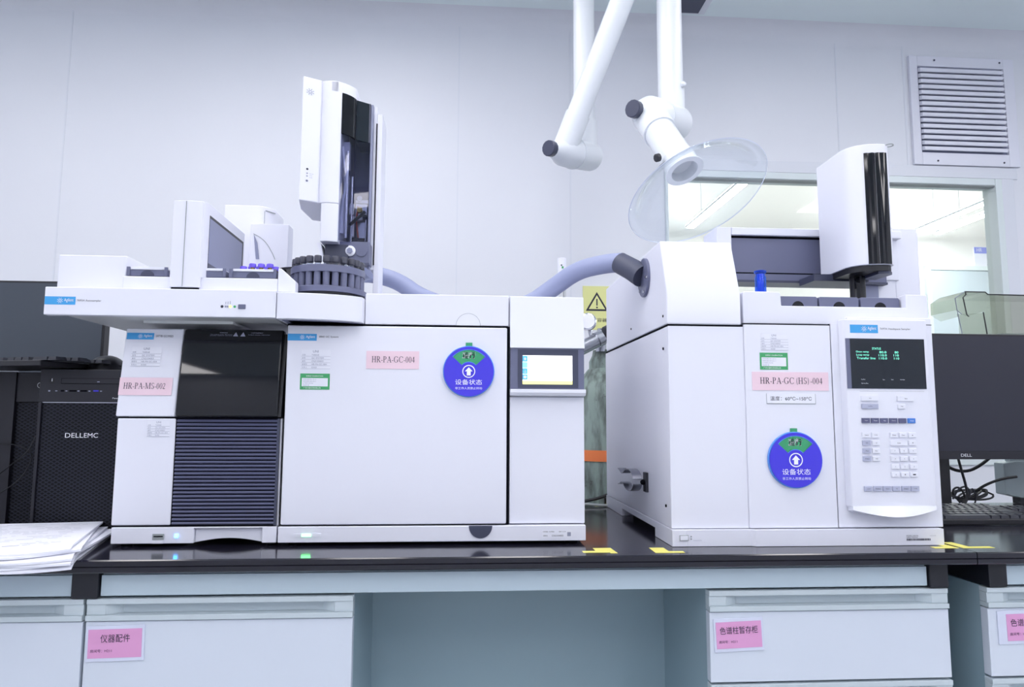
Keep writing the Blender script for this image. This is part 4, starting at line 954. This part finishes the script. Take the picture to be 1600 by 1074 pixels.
# ================================================================== LEFT: COMPUTERS, MONITOR, PAPERS
tw1 = root('computer_tower', (-.785, 1.68, .80), 'black computer tower with a perforated front left of the mass spectrometer', 'computer')
G('pcblack').box(-.872, -.706, 1.535, 1.84, .8005, 1.139).build('case', tw1, bev=.002)
g = G('pcfront').box(-.872, -.706, 1.518, 1.535, 1.071, 1.1385); g.m('pcfront').box(-.872, -.866, 1.518, 1.535, .803, 1.071).box(-.712, -.706, 1.518, 1.535, .803, 1.071).box(-.866, -.712, 1.518, 1.535, .803, .812); fb = g.build('front_bezel', tw1, bev=.001)
G('perforated').box(-.866, -.712, 1.5225, 1.5345, .812, 1.069).build('perforated_grille', tw1)
G('steel').box(-.866, -.712, 1.5205, 1.5225, 1.069, 1.0705).build('trim_line', tw1)
g = G('ink_white').text('DELL', -.8165, .9975, .0095, 1.5215, w=.036).text('EMC', -.7790, .9975, .0095, 1.5215, w=.028); g.build('lettering', tw1, label='white maker lettering on the grille')
g = G('black').box(-.830, -.708, 1.5172, 1.518, 1.108, 1.1205).m('gap').box(-.829, -.710, 1.5165, 1.5172, 1.1085, 1.1195); g.m('pcfront').box(-.828, -.710, 1.516, 1.5168, 1.1095, 1.1190)
g.m('ink_soft').rect(-.757, -.752, 1.112, 1.1135, 1.5158); g.build('disc_drive', fb)
g = G('black').disc(-.848, 1.114, .0062, 1.5175).m('ink_white').rect(-.8485, -.8470, 1.113, 1.119, 1.5172); g.build('power_button', fb)
g = G('gap').box(-.829, -.823, 1.5170, 1.518, 1.092, 1.0955).box(-.812, -.798, 1.5170, 1.518, 1.092, 1.0955).box(-.790, -.777, 1.5170, 1.518, 1.092, 1.0955).m('disc_blue').box(-.764, -.754, 1.5168, 1.518, 1.0925, 1.0955)
g.m('ink_soft').rect(-.854, -.850, 1.092, 1.095, 1.5175).rect(-.840, -.836, 1.0925, 1.0945, 1.5175).rect(-.820, -.816, 1.0925, 1.0945, 1.5175).rect(-.796, -.792, 1.0925, 1.0945, 1.5175).rect(-.774, -.770, 1.0925, 1.0945, 1.5175).rect(-.751, -.747, 1.0925, 1.0945, 1.5175)
g.m('ink_white').text('PowerEdge', -.725, 1.0765, .0042, 1.5175, w=.026); g.build('ports', fb)
# second tower, set back
tw2 = root('computer_tower', (-.955, 1.72, .80), 'black computer tower with perforated front mostly hidden behind the nearer tower', 'computer')
G('pcblack').box(-1.0, -.8745, 1.61, 1.86, .8005, 1.137).build('case', tw2, bev=.002)
G('perforated').box(-.962, -.876, 1.598, 1.6095, .806, 1.07).build('perforated_grille', tw2)
G('pcfront').box(-.962, -.8745, 1.594, 1.6095, 1.072, 1.135).build('front_bezel', tw2)
G('ink_white').rect(-.915, -.9135, 1.105, 1.113, 1.5935).disc(-.9145, 1.108, .006, 1.5937, 16, ri=.0052).build('power_button', tw2)
tw3 = root('computer_tower', (-1.06, 1.72, .80), 'smooth glossy black computer at the left edge of the photo', 'computer')
G('black').box(-1.16, -1.003, 1.60, 1.86, .8005, 1.137).build('case', tw3, bev=.003)
G('pcfront').box(-1.003, -.963, 1.590, 1.608, .803, 1.136).build('side_strip', tw3)
G('steel').box(-1.12, -.960, 1.588, 1.592, 1.1365, 1.1385).build('trim_line', tw3)
# left monitor
def monitor(x0, x1, y, z0, z1, label, scr, foot_y, logo=None, sx=None):
    t = root('monitor', ((x0+x1)/2, y, .80), label, 'monitor')
    G('pcblack').box(x0, x1, y, y+.03, z0, z1).build('case', t, bev=.003)
    G(scr).box(x0+.006, x1-.006, y-.0015, y, z0+.022, z1-.006).build('screen', t)
    g = G('pcfront').box(x0, x1, y-.0025, y, z0, z0+.021)
    if logo: g.m('ink_white').text('DELL', logo, z0+.007, .0075, y-.0028, w=.030)
    g.build('bezel', t)
    mx = sx if sx is not None else (x0+x1)/2
    G('pcblack').box(mx-.026, mx+.026, y+.031, y+.055, .808, z0+.12).build('stand_column', t, bev=.002)
    G('pcblack').box(mx-.11, mx+.11, foot_y[0], foot_y[1], .8005, .809).build('foot', t, bev=.002)
monitor(-1.47, -.932, 1.885, 1.07, 1.392, 'large dark monitor behind the computer towers at the left', 'monitor_left', (1.88, 2.0))
monitor(1.2535, 1.79, 1.80, .9385, 1.2755, 'black monitor on the right hand bench behind the keyboard', 'monitor_screen', (1.80, 1.95), logo=1.3235, sx=1.289)
# left keyboard on the towers
def keyboard(cx, cy, z, w_, d_, a, rows, label, tiltx=0):
    t = root('keyboard', (cx, cy, z), label, 'keyboard'); T = rotz(cx, cy, a)
    def TT(p): return T(Vector((p.x, p.y, p.z+(p.y-cy+d_/2)*tiltx)))
    g = G('pcblack'); g.T = TT; g.box(cx-w_/2, cx+w_/2, cy-d_/2, cy+d_/2, z+.001, z+.013); g.build('base', t, bev=.002)
    ky = (d_-.012)/len(rows)
    for r_, row in enumerate(rows):
        x = cx-w_/2+.006
        y0 = cy-d_/2+.006+ky*r_
        for wk in row:
            if wk > 0:
                g = G('key_black'); g.T = TT; W = wk*.0188
                b = [(x+.001, y0+.001), (x+W-.001, y0+.001), (x+W-.001, y0+ky-.002), (x+.001, y0+ky-.002)]
                tpp = [(x+.0028, y0+.0025), (x+W-.0028, y0+.0025), (x+W-.0028, y0+ky-.0042), (x+.0028, y0+ky-.0042)]
                g.add([(a_, b_, z+.013) for a_, b_ in b]+[(a_, b_, z+.020) for a_, b_ in tpp], [(0, 1, 2, 3), (4, 5, 6, 7)]+[(i, (i+1) % 4, (i+1) % 4+4, i+4) for i in range(4)])
                g.build('key', t)
            x += abs(wk)*.0188
    return t
rows = [[1.25, 1.25, 1.25, 6, 1.25, 1.25, 1.25, 1.25, -.3, 1, 1, 1, -.3, 2, 1, 1], [2.2]+[1]*10+[2.8, -1.3, 1, -1.3, 1, 1, 1, 1], [1.75]+[1]*11+[2.25, -3.6, 1, 1, 1, 1], [1.5]+[1]*12+[1.5, -.3, 1, 1, 1, -.3, 1, 1, 1, 1], [1]*13+[2, -.3, 1, 1, 1, -.3, 1, 1, 1, 1], [1, -.6]+[1]*4+[-.4]+[1]*4+[-.4]+[1]*4+[.0]]
keyboard(1.262, 1.650, .8005, .44, .145, 0, rows, 'black keyboard on the right hand bench in front of the monitor', tiltx=.10)
rows2 = [[1.25, 1.25, 1.25, 6, 1.25, 1.25, 1.25, -.4, 1, 1, 1, -.4, 2, 1.2], [2.2]+[1]*10+[2.8, -1.3, 1, -1.4, 1, 1, 1]]
keyboard(-.985, 1.565, 1.1395, .36, .13, R(-18), rows2*2, 'black keyboard lying on top of the computer towers')
ms_ = root('computer_mouse', (-.773, 1.585, 1.139), 'black computer mouse on top of the computer tower', 'mouse')
g = G('black'); pr = []
g.T = lambda p: Vector((p.x, p.y, max(p.z, 1.1395)))
g.ball((-.773, 1.588, 1.141), 1, (.037, .045, .033), 28); g.T = None; g.build('shell', ms_)
G('gap').tube([(-.808, 1.575, 1.150), (-.795, 1.556, 1.152), (-.773, 1.5465, 1.153), (-.752, 1.555, 1.152), (-.738, 1.575, 1.150)], .0006, 6, sm=2).build('seam', ms_)
g = G('pcblack'); g.T = rotz(-1.02, 1.50, R(8)); g.prism([(-1.16, 1.155), (-1.005, 1.155), (-.9985, 1.232), (-1.03, 1.245), (-1.16, 1.245)], 'y', 1.49, 1.498)
g.build('flat_panel', None, 'thin black panel leaning at the left border above the keyboard', 'panel')
# thin cables on the left
G('cable').tube([(-1.0, 1.585, .90), (-.955, 1.575, .935), (-.915, 1.57, .965), (-.905, 1.575, 1.0)], .0012, 6, sm=2).tube([(-1.02, 1.57, .975), (-.96, 1.568, .985), (-.92, 1.57, .975), (-.905, 1.575, .955), (-.93, 1.57, .90), (-1.0, 1.56, .86)], .0013, 6, sm=2).build('thin_cable', None, 'thin dark cables looping in front of the left computers', 'cable')

# papers --------------------------------------------------------------------
def paper(cx, cy, z, a, th, label, lines=False, seed=0, lift=0, droop=6.0):
    rnd = random.Random(seed); W, H = .21, .297; NX, NY = 12, 18
    g = G('paper'); ca, sa = math.cos(a), math.sin(a)
    ph = 1.3
    def pos(u, v, dz):
        lx, ly = (u-.5)*W, (v-.5)*H
        x = cx+lx*ca-ly*sa; y = cy+lx*sa+ly*ca
        zz = z+dz+.0004*math.sin(ph+u*5)*math.sin(ph*2+v*4)+lift*(1-u)*v**2
        e = BF-y
        if e > 0: zz -= droop*e*e*(.12+1.5*u*u)
        return (x, y, zz)
    vs = [pos(i/NX, j/NY, th) for j in range(NY+1) for i in range(NX+1)]+[pos(i/NX, j/NY, 0) for j in range(NY+1) for i in range(NX+1)]
    K = (NX+1)*(NY+1); fs = []
    for j in range(NY):
        for i in range(NX):
            p = j*(NX+1)+i; fs.append((p, p+1, p+NX+2, p+NX+1)); fs.append((K+p, K+p+NX+1, K+p+NX+2, K+p+1))
    bd = [i for i in range(NX)]+[(j*(NX+1)+NX) for j in range(NY)]+[NY*(NX+1)+i for i in range(NX, 0, -1)]+[j*(NX+1) for j in range(NY, 0, -1)]
    for k in range(len(bd)): p, q2 = bd[k], bd[(k+1) % len(bd)]; fs.append((p, K+p, K+q2, q2))
    g.add(vs, fs)
    if lines:
        g.m('ink_soft')
        for r_ in range(17):
            v = .92-.05*r_; u = .10
            while u < .86:
                l = rnd.uniform(.03, .14)
                if rnd.random() < .62: g.add([pos(u, v, th+.0003), pos(min(.9, u+l), v, th+.0003), pos(min(.9, u+l), v+.006, th+.0003), pos(u, v+.006, th+.0003)], [(0, 1, 2, 3)])
                u += l+.02
    return g.build('document', None, label, 'document', 'stacked paper documents')
z = .8003
lab = ['lowest document of the paper stack by the bench edge', 'second lowest document of the paper stack, its corner hanging over the edge', 'third document from the bottom of the paper stack', 'fourth document from the bottom of the paper stack', 'second document from the top of the paper stack', 'printed document lying on top of the paper stack']
pos_ = [(-.776, 1.348, 15), (-.785, 1.345, 19), (-.770, 1.352, 12), (-.778, 1.346, 16), (-.783, 1.350, 21), (-.788, 1.352, 17)]
for i, (x, y, a) in enumerate(pos_):
    paper(x, y, z, R(a), .0036, lab[i], lines=(i == 5), seed=i+3, lift=.004, droop=6)
    z += .0047

# ================================================================== RIGHT BENCH EXTRAS
t = root('analyser', (1.72, 1.93, .80), 'grey analyser box with a smoked clear lid behind the monitor', 'analyser')
G('box_grey').prism([(1.572, .828), (1.572, .918), (1.61, .9245), (1.95, .9245), (1.95, .818), (1.62, .818)], 'y', 1.96, 2.0).build('housing', t, bev=.003)
G('rubber').box(1.62, 1.90, 1.965, 1.995, .8005, .829).build('foot', t)
G('box_grey').box(1.60, 1.93, 1.97, 1.99, .92, 1.30).build('back_post', t)
sm = root('smoked_cover', (1.65, 1.96, 1.29), 'smoked clear acrylic cover rising above the right monitor', 'cover')
def shell(poly, y0, y1):
    g = G('smoked'); n = len(poly)
    vs = [(a, y0, b) for a, b in poly]+[(a, y1, b) for a, b in poly]
    g.add(vs, [(i, i+1, i+1+n, i+n) for i in range(n-1)]); return g
g = G('smoked'); o1 = [(1.447, 1.364), (1.447, 1.400), (1.478, 1.420), (1.542, 1.420), (1.550, 1.413), (1.95, 1.410), (1.95, 1.27), (1.536, 1.27), (1.536, 1.362), (1.478, 1.346)]
g.add([(a, 1.95, b) for a, b in o1], [tuple(range(len(o1)))]); g.add([(a, 2.06, b) for a, b in o1], [tuple(range(len(o1)))]); 
g.build('clear_walls', sm)
G('smoked').add([(1.450, 1.95, 1.352), (1.536, 1.95, 1.358), (1.536, 1.95, 1.27), (1.468, 1.95, 1.27)], [(0, 1, 2, 3)]).build('clear_flap', sm)
shell([(1.447, 1.364), (1.447, 1.400), (1.478, 1.420), (1.542, 1.420), (1.550, 1.413), (1.95, 1.410)], 1.95, 2.06).build('clear_roof', sm)
g = G('black'); P = lambda *a: [(x, 1.949, z) for x, z in a]
g.tube(P((1.478, 1.420), (1.542, 1.420), (1.550, 1.413), (1.95, 1.410)), .0018, 6).tube(P((1.480, 1.419), (1.4815, 1.411), (1.472, 1.403), (1.480, 1.352), (1.486, 1.346)), .0018, 6).tube(P((1.532, 1.360), (1.542, 1.27)), .0018, 6)
g.m('slate').tube(P((1.447, 1.400), (1.478, 1.420)), .001, 6).tube(P((1.447, 1.400), (1.451, 1.364), (1.465, 1.352)), .001, 6).tube(P((1.452, 1.36), (1.466, 1.27)), .001, 6)
g.build('edge_trim', sm)
g = G('cable')
g.tube([(1.36, 1.93, .925), (1.395, 1.93, .900), (1.44, 1.93, .896), (1.48, 1.93, .915), (1.52, 1.93, .945)], .0045, 8, sm=2)
g.build('monitor_cable', None, 'thick black cable hanging in a curve below the right monitor', 'cable')
G('cable').tube([(1.39, 1.90, .935), (1.398, 1.90, .90), (1.407, 1.90, .865), (1.412, 1.90, .83), (1.40, 1.90, .806)], .0035, 8, sm=2).build('power_lead', None, 'straight black lead dropping behind the right keyboard', 'cable')
for k in range(7):
    rnd = random.Random(k); cx, cz = 1.455+rnd.uniform(-.006, .006), .822+rnd.uniform(-.003, .006)
    pts = [(cx+.062*math.cos(R(t*30))*(1-.08*k), 1.945+.022*math.sin(R(t*30)+k*.3), cz+.012*math.sin(R(t*30)+k*.5)+.004) for t in range(13)]
    if k == 0: g = G('cable')
    g.tube(pts, .0028, 6, sm=1)
g.tube([(1.425, 1.93, .808), (1.42, 1.925, .84), (1.40, 1.925, .856), (1.385, 1.93, .84), (1.41, 1.93, .81)], .003, 6, sm=2)
g.m('rubber').tube([(1.405, 1.92, .806), (1.435, 1.918, .83), (1.425, 1.918, .858), (1.40, 1.92, .85), (1.385, 1.925, .82)], .0026, 6, sm=2).tube([(1.44, 1.92, .85), (1.452, 1.918, .83), (1.445, 1.92, .806)], .0024, 6, sm=2)
g.m('cable').tube([(1.47, 1.945, .84), (1.50, 1.945, .858), (1.55, 1.945, .875), (1.60, 1.95, .88)], .004, 6, sm=2)
g.build('coiled_cables', None, 'bundle of coiled black cables behind the right keyboard', 'cable')
